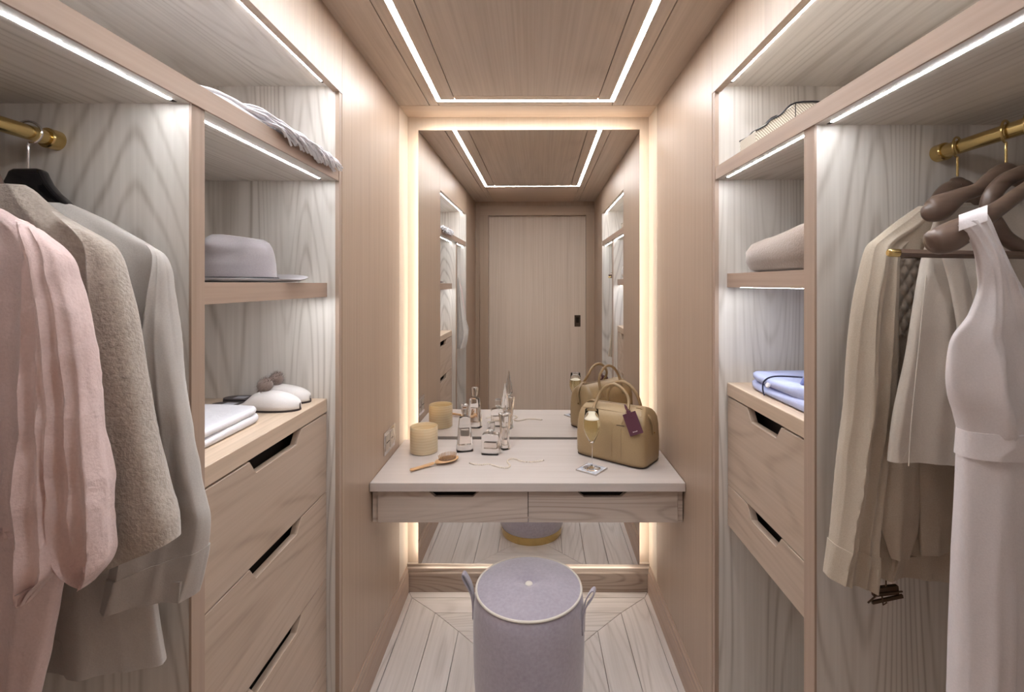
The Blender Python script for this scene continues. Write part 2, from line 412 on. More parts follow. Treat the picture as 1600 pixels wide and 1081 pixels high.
# socket on the left wall
so = thing('wall_socket', 'small chrome power socket on the left wall above the dressing table', 'socket', (XL+.002, 2.07, .83))
sx = XL+.002
fp = obj('face_plate', MB().box(sx, sx+.005, 1.995, 2.145, .785, .88), M['chrome'], so, bevel=.0015)
mod = plain('socket_module', rgb(196, 186, 176), .3, .6)
obj('socket_module', MB().box(sx+.005, sx+.0065, 2.07, 2.125, .80, .865), mod, so, bevel=.0005)
obj('switch_module', MB().box(sx+.005, sx+.0065, 2.008, 2.062, .80, .865), mod, so, bevel=.0005)
hz = MB()
for yy, zz_ in ((2.09, .832), (2.105, .832)): hz.tube([(sx+.006, yy, zz_), (sx+.0071, yy, zz_)], .0035, 10)
obj('pin_hole', hz, M['dark'], so)
obj('pin_slot', MB().box(sx+.006, sx+.0071, 2.015, 2.055, .831, .8345), M['dark'], so)

# ================================================================= stool
SX, SY, SR, SH = -.006, 1.735, .187, .418
st_ = thing('pouf_stool', 'round lilac velvet stool with white piping and gold base in front of the dressing table', 'stool', (SX, SY, 0))
VEL = cloth('lilac_velvet', rgb(176, 169, 180), rgb(150, 141, 152), 90, .12, .75, .15, 12, .5, 8)
prof = [(SR-.006, .046), (SR+.002, .06), (SR+.006, .12), (SR+.009, .22), (SR+.009, .31), (SR+.006, .37), (SR+.001, .405), (SR-.006, .416)]
obj('body', MB().lathe(prof, (SX, SY, 0), 72), VEL, st_, smooth=True)
obj('gold_band', MB().lathe([(SR-.012, 0), (SR-.009, .002), (SR-.007, .024), (SR-.005, .046)], (SX, SY, 0), 72), M['brass'], st_, smooth=True, label='polished gold base band')
cush = []
for i in range(15):
    t = i/14; r = (SR-.004)*(1-t)
    dome = .024*(1-(r/SR)**2)**.6
    dimple = -.016*math.exp(-(r/.028)**2)
    cush.append((max(r, .0005), .416+dome+dimple))
cm = MB(); loops = []
for r, z in cush:
    loops.append([(SX+r*math.cos(2*PI*k/72), SY+r*math.sin(2*PI*k/72), z-.0012*math.exp(-((r-.04)/.03)**2)*math.cos(2*PI*k/72*4)) for k in range(72)])
cm.loft(loops, False, True)
obj('cushion', cm, VEL, st_, smooth=True)
ring = [(SX+(SR-.002)*math.cos(2*PI*k/72), SY+(SR-.002)*math.sin(2*PI*k/72), SH) for k in range(73)]
CREAM = cloth('cream_piping', rgb(226, 218, 206), None, 500, .1, .8)
obj('piping', MB().tube(ring, .0042, 8, cap=False), CREAM, st_, smooth=True, label='cream piping round the rim')
obj('button', MB().lathe([(.014, 0), (.0135, .004), (.010, .0075), (.001, .009)], (SX, SY, .424), 20), CREAM, st_, smooth=True, label='cream tufting button')
for sg, rot in ((-1, .06), (1, -.35)):
    def hp(dx, z, dy=0):
        a = rot; x = (SR+dx)*math.cos(a); y = (SR+dx)*math.sin(a)
        return Vector((SX+sg*x, SY+y+dy, z))
    pts = smoothpts([hp(.010, .30), hp(.010, .36), hp(.018, .41), hp(.036, .447), hp(.047, .457), hp(.050, .447), hp(.040, .425), hp(.022, .395), hp(.013, .36), hp(.0115, .30)], 5)
    h = MB().tube(pts, [(.013, .0022)]*len(pts), 8, up=(0, 1, 0)) if False else MB()
    # flat ribbon: width along Y
    lp = []
    for i, p in enumerate(pts):
        t = (pts[min(i+1, len(pts)-1)]-pts[max(i-1, 0)]).normalized(); wv = Vector((-math.sin(rot)*sg, math.cos(rot), 0)); n = t.cross(wv).normalized()
        lp.append([p+wv*.013+n*.002, p-wv*.013+n*.002, p-wv*.013-n*.002, p+wv*.013-n*.002])
    h.loft(lp)
    obj('handle', h, VEL, st_, smooth=True)

# ================================================================= things on the dressing table
def frost(name):
    m, nt, b = newmat(name)
    tc = nd(nt, 'ShaderNodeTexCoord'); wv = nd(nt, 'ShaderNodeTexWave', bands_direction='Z')
    wv.inputs['Scale'].default_value = 26; wv.inputs['Distortion'].default_value = 1.2; wv.inputs['Detail'].default_value = 2
    nt.links.new(tc.outputs['Object'], wv.inputs['Vector'])
    mx = nd(nt, 'ShaderNodeMix', data_type='RGBA'); nt.links.new(wv.outputs[0], mx.inputs[0])
    mx.inputs[6].default_value = rgb(206, 184, 152); mx.inputs[7].default_value = rgb(214, 194, 162)
    nt.links.new(mx.outputs[2], b.inputs['Base Color'])
    b.inputs['Roughness'].default_value = .45; b.inputs['Subsurface Weight'].default_value = .35; b.inputs['Subsurface Radius'].default_value = (.02, .015, .01)
    b.inputs['Subsurface Scale'].default_value = 1.0
    return m
cx, cy = -.470, 2.158
cn = thing('candle_glass', 'short round honey coloured frosted glass candle by the left wall', 'candle', (cx, cy, DT))
R = .060
obj('cup', MB().lathe([(R-.006, .0), (R-.001, .003), (R, .008), (R, .06), (R, .112), (R-.0015, .114), (R-.003, .112), (R-.004, .10), (R-.004, .012), (.001, .010)], (cx, cy, DT), 56), frost('honey_glass'), cn, smooth=True)
obj('wax', MB().lathe([(R-.0045, .012), (R-.0045, .072), (.001, .072)], (cx, cy, DT), 40), plain('wax', rgb(240, 226, 196), .5), cn, smooth=True)
obj('wick', MB().tube([(cx, cy, DT+.072), (cx+.001, cy, DT+.084)], .001, 6), M['dark'], cn)

# hairbrush
h0 = Vector((-.474, 1.922, DT)); h1 = Vector((-.318, 2.045, DT))
ang = math.atan2(h1.y-h0.y, h1.x-h0.x)
hb = thing('hairbrush', 'light wooden paddle hairbrush lying bristles up in front of the candle', 'hairbrush', h0, ang)
LB = .215
OAKB = wood('brush_wood', rgb(206, 164, 118), rgb(170, 124, 82), 'x', .3, .5, .4, 6, 20, 2)
lp = []
for i in range(37):
    t = i/36; x = LB*t
    if t < .5: wd_ = .0115-.0045*math.sin(PI*min(1, t/.5))
    else: wd_ = 0
    hd = .031*math.sqrt(max(0, 1-((t-.76)/.245)**2)) if abs(t-.76) < .245 else 0
    wd_ = max(wd_*(1-max(0, (t-.42)/.12)) if t < .54 else 0, hd, .0008)
    if t < .05: wd_ = .0115*math.sqrt(max(.02, 1-((.05-t)/.05)**2))
    lift = .004+.010*max(0, min(1, (t-.1)/.5))*0.5
    th = .0055
    lp.append([(x, wd_*math.cos(2*PI*k/16), lift+.004+th*math.sin(2*PI*k/16)*(min(1, wd_/.006))) for k in range(16)])
obj('paddle', MB().loft(lp), OAKB, hb, smooth=True, local=True)
obj('cushion', MB().lathe([(.040, 0), (.038, .003), (.026, .007), (.001, .009)], (LB*.77, 0, .0165), 30, 1, .66), plain('brush_pad', rgb(120, 88, 62), .6), hb, smooth=True, local=True)
br = MB(); random.seed(3)
for i in range(-6, 7):
    for j in range(-4, 5):
        x = i*.0062+(j % 2)*.003; y = j*.0056
        if (x/.037)**2+(y/.024)**2 > 1: continue
        z = .0165+.009*(1-(x/.04)**2-(y/.027)**2)
        p = Vector((LB*.77+x, y, z)); d = Vector((x*.12, y*.12, .0165))
        br.tube([p, p+d], [.00085, .0011], 5)
o = obj('bristle', br, plain('bristle_wood', rgb(190, 146, 100), .5), hb, smooth=True, local=True); o['kind'] = 'stuff'

# perfume bottles
def sqloop(w_, d_, z, e=.25, n=24, rot=0):
    out = []
    for k in range(n):
        a = 2*PI*(k+.5)/n; c, s_ = math.cos(a), math.sin(a)
        x = math.copysign(abs(c)**e, c)*w_; y = math.copysign(abs(s_)**e, s_)*d_
        out.append((x*math.cos(rot)-y*math.sin(rot), x*math.sin(rot)+y*math.cos(rot), z))
    return out
SILV = plain('silver_collar', rgb(200, 198, 196), .15, 1)
JUICE = plain('pale_perfume', (.93, .88, .84, 1), 0, 0, Transmission_Weight=1.0, IOR=1.33)
def bottle(label, loc, rot, body, cavity, neck_r, neck_z, stopper, ste=.3):
    t = thing('perfume_bottle', label, 'perfume bottle', loc, rot, 'perfume bottles on the dressing table')
    obj('flask', MB().loft([sqloop(a, b, z) for a, b, z in body]), M['glass'], t, smooth=True, local=True, angle=30)
    obj('perfume', MB().loft([sqloop(a, b, z) for a, b, z in cavity]), JUICE, t, smooth=True, local=True, angle=30)
    obj('collar', MB().lathe([(neck_r*.8, neck_z), (neck_r, neck_z+.001), (neck_r, neck_z+.008), (neck_r*.8, neck_z+.009)], (0, 0, 0), 20), SILV, t, smooth=True, local=True)
    obj('stopper', MB().loft([sqloop(a, b, z, ste) for a, b, z in stopper]), M['glass'], t, smooth=True, local=True, angle=30)
bottle('tall tapering clear glass perfume bottle with block stopper, leftmost of the three', ((726-VX)/F*2.17, 2.17, DT), .25,
       [(.036, .024, 0), (.037, .025, .002), (.034, .023, .04), (.025, .018, .135), (.022, .016, .148), (.012, .010, .152)],
       [(.026, .016, .030), (.024, .015, .06), (.020, .012, .10)], .010, .152,
       [(.010, .010, .161), (.013, .012, .166), (.0155, .014, .20), (.012, .011, .206)])
bottle('low square clear glass perfume bottle with cube stopper, standing in the middle', ((767-VX)/F*2.135, 2.135, DT), -.12,
       [(.037, .026, 0), (.038, .027, .002), (.038, .027, .078), (.035, .024, .086), (.014, .014, .090)],
       [(.028, .017, .026), (.028, .017, .050)], .011, .090,
       [(.010, .010, .099), (.016, .016, .102), (.0165, .0165, .134), (.015, .015, .136)])
bottle('slender clear glass perfume bottle with long spire stopper, right of the square one', ((789-VX)/F*2.19, 2.19, DT), .5,
       [(.017, .017, 0), (.018, .018, .002), (.015, .015, .05), (.020, .020, .12), (.024, .024, .160), (.010, .010, .164)],
       [(.011, .011, .02), (.010, .010, .05), (.012, .012, .10)], .007, .164,
       [(.008, .008, .172), (.019, .019, .182), (.013, .013, .23), (.001, .001, .295)], .9)

# pearl necklace
npx = [(735, 723.5), (742, 725.5), (752, 726), (764, 725), (776, 728.5), (784, 730.5), (793, 730.5), (797, 727), (793, 722), (794, 718.5), (800, 716.5), (807, 717.5), (818, 721), (833, 721.5), (848, 719.5)]
npts = []
for px, py in npx:
    Y = (EYE-DT-.003)*F/(py-VY); npts.append(Vector(((px-VX)/F*Y, Y, DT+.0034)))
sp = smoothpts(npts, 12)
nk = thing('pearl_necklace', 'thin string of small pearls snaking across the dressing table top', 'necklace', tuple(npts[0]))
PEARL = plain('pearl', rgb(232, 220, 204), .25, 0, Coat_Weight=.5)
bd = MB(); acc = 0; last = sp[0]; first = True
for p in sp:
    if first or (p-last).length >= .0068:
        bd.lathe([(.0006, -.0035), (.0026, -.0024), (.0036, 0), (.0026, .0024), (.0006, .0035)], tuple(p), 8); last = p; first = False
o = obj('pearl', bd, PEARL, nk, smooth=True, angle=80); o['kind'] = 'stuff'
obj('cord', MB().tube(sp, .0006, 5), CREAM, nk)
obj('clasp', MB().tube([sp[0]+Vector((-.006, 0, 0)), sp[0]], .0022, 8), SILV, nk)
obj('clasp', MB().tube([sp[-1], sp[-1]+Vector((.006, 0, 0))], .0022, 8), SILV, nk)

# champagne flute on a coaster
gx, gy = .243, 1.945
co = thing('glass_coaster', 'square pearly glass coaster with silver edge turned cornerwise under the champagne flute', 'coaster', (gx, gy, DT), PI/4+.12)
mopal, nt, b = newmat('mother_of_pearl')
vo = nd(nt, 'ShaderNodeTexVoronoi'); vo.inputs['Scale'].default_value = 60; tcx = nd(nt, 'ShaderNodeTexCoord')
nt.links.new(tcx.outputs['Object'], vo.inputs['Vector'])
cr = nd(nt, 'ShaderNodeMix', data_type='RGBA'); nt.links.new(vo.outputs['Distance'], cr.inputs[0])
cr.inputs[6].default_value = rgb(236, 236, 240); cr.inputs[7].default_value = rgb(176, 186, 204)
nt.links.new(cr.outputs[2], b.inputs['Base Color']); b.inputs['Roughness'].default_value = .15; b.inputs['Coat Weight'].default_value = .6
obj('tile', MB().box(-.044, .044, -.044, .044, 0, .006), mopal, co, bevel=.001, local=True)
e = MB()
for a, b_ in (((-.046, -.044), (-.046, .046)), ((.044, .046), (-.046, .046)), ((-.044, .044), (-.046, -.044)), ((-.044, .044), (.044, .046))):
    e.box(a[0], a[1], b_[0], b_[1], 0, .0055)
obj('silver_edge', e, SILV, co, local=True)
fz = DT+.0065
ft = thing('champagne_flute', 'tall champagne flute with sparkling wine on the coaster in front of the bag', 'glass', (gx, gy, fz))
outer = [(.033, 0), (.034, .0012), (.030, .0025), (.012, .005), (.0045, .010), (.0030, .02), (.0028, .06), (.0030, .092), (.006, .100), (.014, .113), (.024, .133), (.031, .152), (.0335, .168), (.0325, .185), (.029, .205), (.0265, .2330), (.0262, .2335)]
inner = [(.0254, .2330), (.0278, .205), (.0313, .185), (.0323, .168), (.0298, .152), (.0228, .133), (.0128, .114), (.004, .103), (.0005, .1015)]
obj('glass', MB().lathe(outer+inner, (gx, gy, fz), 48), M['thin_glass'], ft, smooth=True, angle=80)
WINE = plain('champagne', (.97, .88, .55, 1), .02, 0, Transmission_Weight=.9, IOR=1.33)
obj('wine', MB().lathe([(.0005, .102), (.0042, .1035), (.0130, .1145), (.0230, .1335), (.0300, .1525), (.0324, .168), (.0314, .185), (.0295, .196), (.0005, .196)], (gx, gy, fz), 40), WINE, ft, smooth=True, angle=60, label='pale gold sparkling wine')
obj('foam', MB().lathe([(.0290, .1962), (.0288, .1972), (.022, .1976), (.0005, .1976)], (gx, gy, fz), 40), plain('foam', rgb(246, 238, 214), .6), ft, smooth=True, label='thin white froth')

# ---------------------------------------------------------------- handbag
A = Vector((.190, 2.132)); B = Vector((.4236, 1.952)); ba = math.atan2(B.y-A.y, B.x-A.x)
cxy = Vector((.372, 2.098))
bg = thing('handbag', 'olive tan leather doctor-style handbag standing on the right of the dressing table', 'handbag', (cxy.x, cxy.y, DT), ba)
LEA = cloth('olive_tan_leather', rgb(168, 144, 108), rgb(154, 130, 96), 260, .05, .42, .02, 20, 0, 6, .0008)
LEAD = cloth('tan_leather_trim', rgb(158, 133, 98), rgb(146, 121, 88), 260, .05, .42, .02, 20, 0, 6, .0008)
DKL = plain('bag_dark_edge', rgb(56, 40, 32), .5)
hl, hw = .162, .088
secs = [(0, hl-.012, hw-.012), (.004, hl-.004, hw-.004), (.02, hl, hw), (.09, hl+.001, hw+.001), (.15, hl, hw-.002), (.18, hl-.002, hw-.008), (.200, hl-.006, hw-.022), (.214, hl-.012, hw-.040), (.222, hl-.018, hw-.058), (.227, hl-.026, hw-.076)]
def bagloop(a, b, z, e=.28, n=64):
    out = []
    for k in range(n):
        t = 2*PI*(k+.5)/n; c, s_ = math.cos(t), math.sin(t)
        x = math.copysign(abs(c)**e, c)*a; y = math.copysign(abs(s_)**e, s_)*b
        dent = .012*max(0, (z-.10)/.12)*(1 if abs(x) > a*.9 else 0)*max(0, 1-abs(y)/max(b, .001)*.8)
        x -= math.copysign(dent, x)
        out.append((x, y, z+(.004*(x/hl) if z > .1 else 0)))
    return out
body = obj('body', MB().loft([bagloop(a, b, z) for z, a, b in secs]), LEA, bg, smooth=True, local=True, angle=60)
obj('base_edge', MB().loft([bagloop(hl-.010, hw-.010, -.0), bagloop(hl-.002, hw-.002, .003), bagloop(hl-.001, hw-.001, .007)]), DKL, bg, smooth=True, local=True, label='dark painted base edge')
def yface(z):
    for i in range(len(secs)-1):
        if secs[i][0] <= z <= secs[i+1][0]:
            t = (z-secs[i][0])/(secs[i+1][0]-secs[i][0]); return secs[i][2]*(1-t)+secs[i+1][2]*t
    return secs[-1][2]
def face_line(pts, r=.0009, sg=-1, m=LEAD, nm='seam'):
    pp = smoothpts([(x, sg*(yface(z)*1.0+.0004), z) for x, z in pts], 5)
    return obj(nm, MB().tube(pp, r, 6), m, bg, smooth=True, local=True)
face_line([(.02, .012), (.02, .06), (.02, .12), (.02, .165)])
face_line([(.062, .012), (.062, .06), (.062, .12), (.062, .15)])
face_line([(.040, .160), (.055, .161), (.075, .160)], .0014, m=DKL)
face_line([(-.14, .203), (-.08, .206), (0, .207), (.08, .206), (.14, .204)], .0012)
# zip opening and zip
zp = smoothpts([(-.132, 0, .2245), (0, 0, .2265), (.132, 0, .2275)], 8)
obj('zip', MB().tube(zp, [(.0035, .0018)]*len(zp), 8), plain('zip_metal', rgb(92, 72, 58), .35, .8), bg, smooth=True, local=True, label='dark zip along the top')
for sg in (-1, 1):
    zp = [(x, y+sg*.009, z-.001) for x, y, z in zp]
    obj('rim_piping', MB().tube(zp, .0024, 8), LEAD, bg, smooth=True, local=True)
    zp = [(x, y-sg*.009, z+.001) for x, y, z in zp]
# handles, one on each face
for sg, lean in ((-1, .004), (1, .02)):
    pts = smoothpts([(-.075, sg*(yface(.165)+.003), .165), (-.078, sg*(yface(.2)+.002), .205), (-.070, sg*(.030+lean), .258), (-.040, sg*(.026+lean), .298), (0, sg*(.024+lean), .313), (.040, sg*(.026+lean), .298), (.070, sg*(.030+lean), .258), (.078, sg*(yface(.2)+.002), .205), (.075, sg*(yface(.165)+.003), .165)], 7)
    rad = []
    for i in range(len(pts)):
        u = abs(2*i/(len(pts)-1)-1); rad.append((.0068, .0068) if u < .72 else (.0068+.007*(u-.72)/.28, .0068-.0038*(u-.72)/.28))
    hh = obj('handle', MB().tube(pts, rad, 12, up=(0, 1, 0)), LEAD, bg, smooth=True, local=True)
# closing strap over the right end
for sx_ in (-1, 1):
    sp2 = smoothpts([(sx_*.098, -.016, .2275), (sx_*.128, -.020, .224), (sx_*(hl-.001), -.012, .185), (sx_*(hl+.003), -.004, .15), (sx_*(hl+.003), 0, .125)], 6)
    lp = []
    for i, p in enumerate(sp2):
        t = (sp2[min(i+1, len(sp2)-1)]-sp2[max(i-1, 0)]).normalized(); wv = Vector((0, 1, 0)); n = t.cross(wv).normalized()
        lp.append([p+wv*.008+n*.0018, p-wv*.008+n*.0018, p-wv*.008-n*.0018, p+wv*.008-n*.0018])
    stp = obj('side_strap', MB().loft(lp), LEAD, bg, smooth=True, local=True)
    obj('stud', MB().tube([(sx_*(hl+.004), 0, .132), (sx_*(hl+.0075), 0, .132)], .0035, 12), M['brass'], stp, local=True)
# plum tag hanging from the front handle
TG = plain('plum_leather', rgb(92, 52, 66), .45)
tg = thing('luggage_tag', 'plum leather luggage tag hanging from the front handle of the tan bag', 'tag', (cxy.x, cxy.y, DT), ba)
tl = Matrix.Translation((.118, -(hw+.007), .182)) @ Matrix.Rotation(math.radians(-25), 4, 'Y') @ Matrix.Rotation(math.radians(-3), 4, 'X')
card = MB().box(-.031, .031, -.002, .002, -.044, .044)
obj('card', MB().add(card, tl), TG, tg, bevel=.0012, local=True)
obj('tab', MB().add(MB().box(-.009, .009, -.0035, .003, .026, .052), tl), TG, tg, bevel=.001, local=True)
obj('loop_strap', MB().add(MB().tube(smoothpts([(0, -.003, .046), (-.002, -.006, .062), (-.006, .004, .076), (-.009, .014, .072), (-.006, .012, .052)], 5), [(.006, .0014)]*21, 8), tl), TG, tg, smooth=True, local=True)
lt = MB()
xx = -.012
for hgt, wdt in ((.004, .003), (.003, .0024), (.003, .0024), (.004, .001), (.003, .0026), (.003, .0024), (.004, .0022)):
    lt.box(xx, xx+wdt, -.0024, -.0018, -.033, -.033+hgt); xx += wdt+.0008
obj('print', MB().add(lt, tl), plain('silver_print', rgb(222, 216, 214), .4, .3), tg, local=True, label='tiny silver lettering')

# ================================================================= left shelf things
FELT = cloth('mauve_felt', rgb(172, 165, 167), rgb(156, 148, 151), 300, .08, .95, 0, 10, .4, 6)
hx, hy, hz_ = -.80, 1.34, 1.492
ht = thing('felt_hat', 'mauve grey felt hat with pinched crown on the middle shelf', 'hat', (hx, hy, hz_), -.1)
loops = []; n = 64
def hatloop(r_, z, k, pinch=0, top=0):
    out = []
    for i in range(n):
        a = 2*PI*i/n; c, s_ = math.cos(a), math.sin(a)
        x, y = r_*1.14*c, r_*.92*s_
        pf = pinch*1.25*math.exp(-((x-.020)/.045)**2)*(abs(s_)**1.2)
        y *= 1-pf
        zz_ = z-top*math.exp(-(y/.030)**2)*(1-.3*x/.1)
        zz_ -= .12*max(0, z-.06)*(x/.1)*1.0
        y += math.copysign(-1, s_)*.036*min(1, abs(s_)*2)*math.exp(-((x+.010)/.040)**2-((z-.100)/.020)**2)
        out.append((x, y, zz_))
    return out
prof_h = []
for r_, z, pn, tp in ((.088, .004, 0, 0), (.0875, .02, 0, 0), (.086, .05, .05, 0), (.083, .075, .20, 0), (.078, .098, .32, 0), (.070, .116, .34, .003), (.058, .127, .28, .008), (.042, .132, .2, .014), (.022, .133, .1, .018), (.002, .133, 0, .020)):
    prof_h.append((r_, z, pn, tp))
for i in range(len(prof_h)-1):
    for k in range(5):
        t = k/5; u = prof_h[i]; v = prof_h[i+1]
        loops.append(hatloop(u[0]*(1-t)+v[0]*t, u[1]*(1-t)+v[1]*t, 0, u[2]*(1-t)+v[2]*t, u[3]*(1-t)+v[3]*t))
loops.append(hatloop(*prof_h[-1][:2], 0, *prof_h[-1][2:]))
obj('crown', MB().loft(loops, False, True), FELT, ht, smooth=True, local=True, angle=80)
bl_ = []
for r_, z, q_ in ((.086, .004, 0), (.10, .0025, .0), (.13, .003, .3), (.150, .006, .7), (.162, .010, 1), (.164, .012, 1), (.162, .0125, 1), (.150, .0085, .7), (.13, .0055, .3), (.10, .005, 0), (.086, .007, 0)):
    lo = []
    for i in range(n):
        a = 2*PI*i/n; c, s_ = math.cos(a), math.sin(a)
        lo.append((r_*1.10*c, r_*.95*s_, z+q_*.018*max(0, s_)+q_*.004*max(0, -s_)-q_*.004))
    bl_.append(lo)
obj('brim', MB().loft(bl_, False, False), FELT, ht, smooth=True, local=True, angle=80)
bp_ = [(.0895*1.14*math.cos(2*PI*i/n), .0895*.92*math.sin(2*PI*i/n), .0125) for i in range(n+1)]
obj('cord_band', MB().tube(bp_, .0034, 6, cap=False), plain('black_cord', rgb(24, 22, 26), .5), ht, smooth=True, local=True, label='thin black cord at the crown')

WH = cloth('white_cotton', rgb(224, 222, 226), rgb(206, 204, 210), 350, .05, .85, .5, 16, .1, 6, .004)
def folded(name, label, cat, x0, x1, y0, y1, z0, th, mat, layers=2, group=None, wob=.004, round_=.02, tops=None, e=.35):
    """a folded garment: stacked soft rounded slabs"""
    t = thing(name, label, cat, ((x0+x1)/2, (y0+y1)/2, z0), 0, group)
    out = []
    for L_ in range(layers):
        m = MB(); lz = z0+th*L_/layers; lt_ = th/layers*.98
        cxx, cyy = (x0+x1)/2, (y0+y1)/2; a, b = (x1-x0)/2*(1-.015*L_), (y1-y0)/2*(1-.02*L_)
        lps = []
        for zf, ins in ((0, round_*.45), (.12, round_*.12), (.35, 0), (.65, 0), (.88, round_*.15), (1, round_*.5), (1.0, round_*1.6), (1.02, a*.5), (1.02, a*.9)):
            lo = []
            for k in range(72):
                tt = 2*PI*(k+.5)/72; c, s_ = math.cos(tt), math.sin(tt)
                X = cxx+math.copysign(abs(c)**e, c)*max(.002, a-ins); Y = cyy+math.copysign(abs(s_)**e, s_)*max(.002, b-ins*b/a)
                nz = noise.noise(Vector((X*14, Y*14, L_*3.1+zf)))
                n2 = noise.noise(Vector((X*5+9, Y*5, L_*7.7)))
                dz = wob*nz*(1 if zf > .5 else 0)+(wob*1.5*n2 if zf > .5 else 0)
                top = tops(X, Y) if tops and zf > .3 else 0
                lo.append((X+wob*.8*nz*(1 if 0 < zf < 1.01 else .3), Y+wob*.8*n2, lz+lt_*zf+max(dz, -lt_*.2)+top*zf*(L_+1)/layers))
            lps.append(lo)
        m.loft(lps)
        out.append(obj('folded_layer', m, mat, t, smooth=True, angle=80))
    return t, out
folded('folded_shirt', 'folded white cotton shirt on the chest beside the slippers', 'shirt', -1.03, -.705, .955, 1.305, 1.130, .042, WH, 2, wob=.003, round_=.022, e=.25)

# slippers
SLW = cloth('white_suede', rgb(226, 220, 216), rgb(208, 202, 200), 500, .04, .9, 0, 10, .3, 6)
SOLE = plain('dark_sole', rgb(48, 40, 40), .6)
FUR = plain('grey_fur', rgb(136, 118, 110), .9, 0, Sheen_Weight=.4)
def slipper(label, loc, rot):
    """toe towards local +X, heel towards -X, length .27"""
    t = thing('slipper', label, 'slipper', loc, rot, 'pom-pom slippers on the left chest')
    def half(u):    # outline half width, u 0 heel .. 1 toe
        return .040*math.sqrt(max(0, 1-((u-.70)/.30)**2)) if u > .70 else .030+.010*math.sin(PI/2*max(0, (u-.12)/.58)) if u > .12 else .030*math.sqrt(max(0, 1-((.12-u)/.12)**2))
    us = [0, .01, .04, .08, .14, .25, .4, .55, .7, .76, .82, .87, .91, .94, .96, .975, .987, .995, 1.0]
    def sheet(z0, z1, k=1.0):
        lo = [(-.27*(1-u), max(.001, half(u))*k) for u in us]; hi = [(x, -y) for x, y in reversed(lo)]
        m = MB().prism(lo+hi, 'z', z0, z1); return m
    obj('sole', sheet(0, .008, 1.02), SOLE, t, smooth=False, local=True)
    obj('insole', sheet(.008, .0115, .92), plain('insole', rgb(60, 54, 56), .5), t, local=True)
    obj('insole_label', MB().box(-.235, -.20, -.014, .014, .0115, .012), plain('insole_label_grey', rgb(168, 170, 180), .6), t, local=True, label='small pale rectangular patch in the heel')
    m = MB(); lps = []
    for i in range(31):
        u = .34+.66*(1-(1-i/30)**1.5); x = -.27*(1-u); w_ = max(.002, half(min(u, .999)))+.0012
        q0 = min(1, (u-.34)/.24); hgt = (.008+.040*q0*q0*(3-2*q0)) if u < .58 else .010+.038*math.sqrt(max(0.0, 1-((u-.58)/.425)**1.7))
        lo = []
        for k in range(17):
            a = PI*k/16; lo.append((x, w_*math.copysign(abs(math.cos(a))**.7, math.cos(a)), .006+hgt*math.sin(a)**.8))
        lps.append(lo)
    m.loft(lps, closed=False)
    up = obj('upper', m, SLW, t, smooth=True, local=True, angle=80)
    sm = up.modifiers.new('thick', 'SOLIDIFY'); sm.thickness = .003
    fur = MB(); c = Vector((-.108, 0, .068)); random.seed(5)
    for k in range(900):
        zz_ = random.uniform(-1, 1); a = random.uniform(0, 2*PI); rr = math.sqrt(1-zz_*zz_)
        d = Vector((rr*math.cos(a), rr*math.sin(a), zz_)); tip = c+d*random.uniform(.023, .030)+Vector((random.uniform(-.003, .003),)*3)
        s_ = d.cross(Vector((.3, .5, .8))).normalized()*.0011; b0 = c+d*.014; nn = len(fur.v)
        fur.v += [tuple(b0+s_), tuple(b0-s_), tuple(tip)]; fur.f.append((nn, nn+1, nn+2))
    pc = obj('pom_pom', MB().lathe([(.001, -.021), (.012, -.017), (.0195, -.008), (.0215, 0), (.0195, .008), (.012, .017), (.001, .021)], tuple(c), 20), FUR, t, smooth=True, local=True, label='fluffy grey fur pom-pom')
    o = obj('fur', fur, FUR, pc, local=True); o['kind'] = 'stuff'
slipper('white suede pom-pom slipper, the nearer one beside the folded white shirt', (-.655, 1.392, 1.1302), -.12)
slipper('white suede pom-pom slipper, the farther one against the end panel', (-.668, 1.487, 1.1302), -.05)

# throw with fringe on the top shelf
TH = cloth('ivory_wool', rgb(226, 224, 228), rgb(204, 202, 206), 250, .2, .95, .3, 20, .3, 8, .003)
tb, _l = folded('fringed_throw', 'ivory wool throw with long fringe spilling over the left top shelf', 'blanket', -1.02, -.612, .94, 1.22, 1.8505, .030, TH, 2, wob=.004, round_=.02, e=.3)
random.seed(11); fr = MB()
for k in range(190):
    y0 = 1.02+.26*random.random(); z0 = 1.858+.026*random.random()
    x0 = -.625-.20*random.random()**1.6
    ln = random.uniform(.14, .30); side = random.random()
    fx = -.588+random.uniform(-.010, .006) if side > .3 else x0+random.uniform(-.03, .03)
    y1 = min(1.528, y0+ln); drop = random.uniform(-.004, .030) if fx > -.605 else 0
    zend = (1.856-drop) if fx > -.605 else 1.854+.02*random.random()
    pts = smoothpts([(x0, y0, z0), (x0*.5+fx*.5, y0+(y1-y0)*.4, max(z0, 1.862)+random.uniform(.0, .010)), (fx, y0+(y1-y0)*.75, max(zend+.010, 1.858)), (fx+.003, y1, zend)], 4)
    pts = [p+Vector((random.uniform(-.0012, .0012), 0, random.uniform(-.0012, .0012))) for p in pts]
    fr.tube(pts, .0029, 5)
o = obj('fringe', fr, TH, tb, smooth=True, label='long twisted ivory fringe'); o['kind'] = 'stuff'

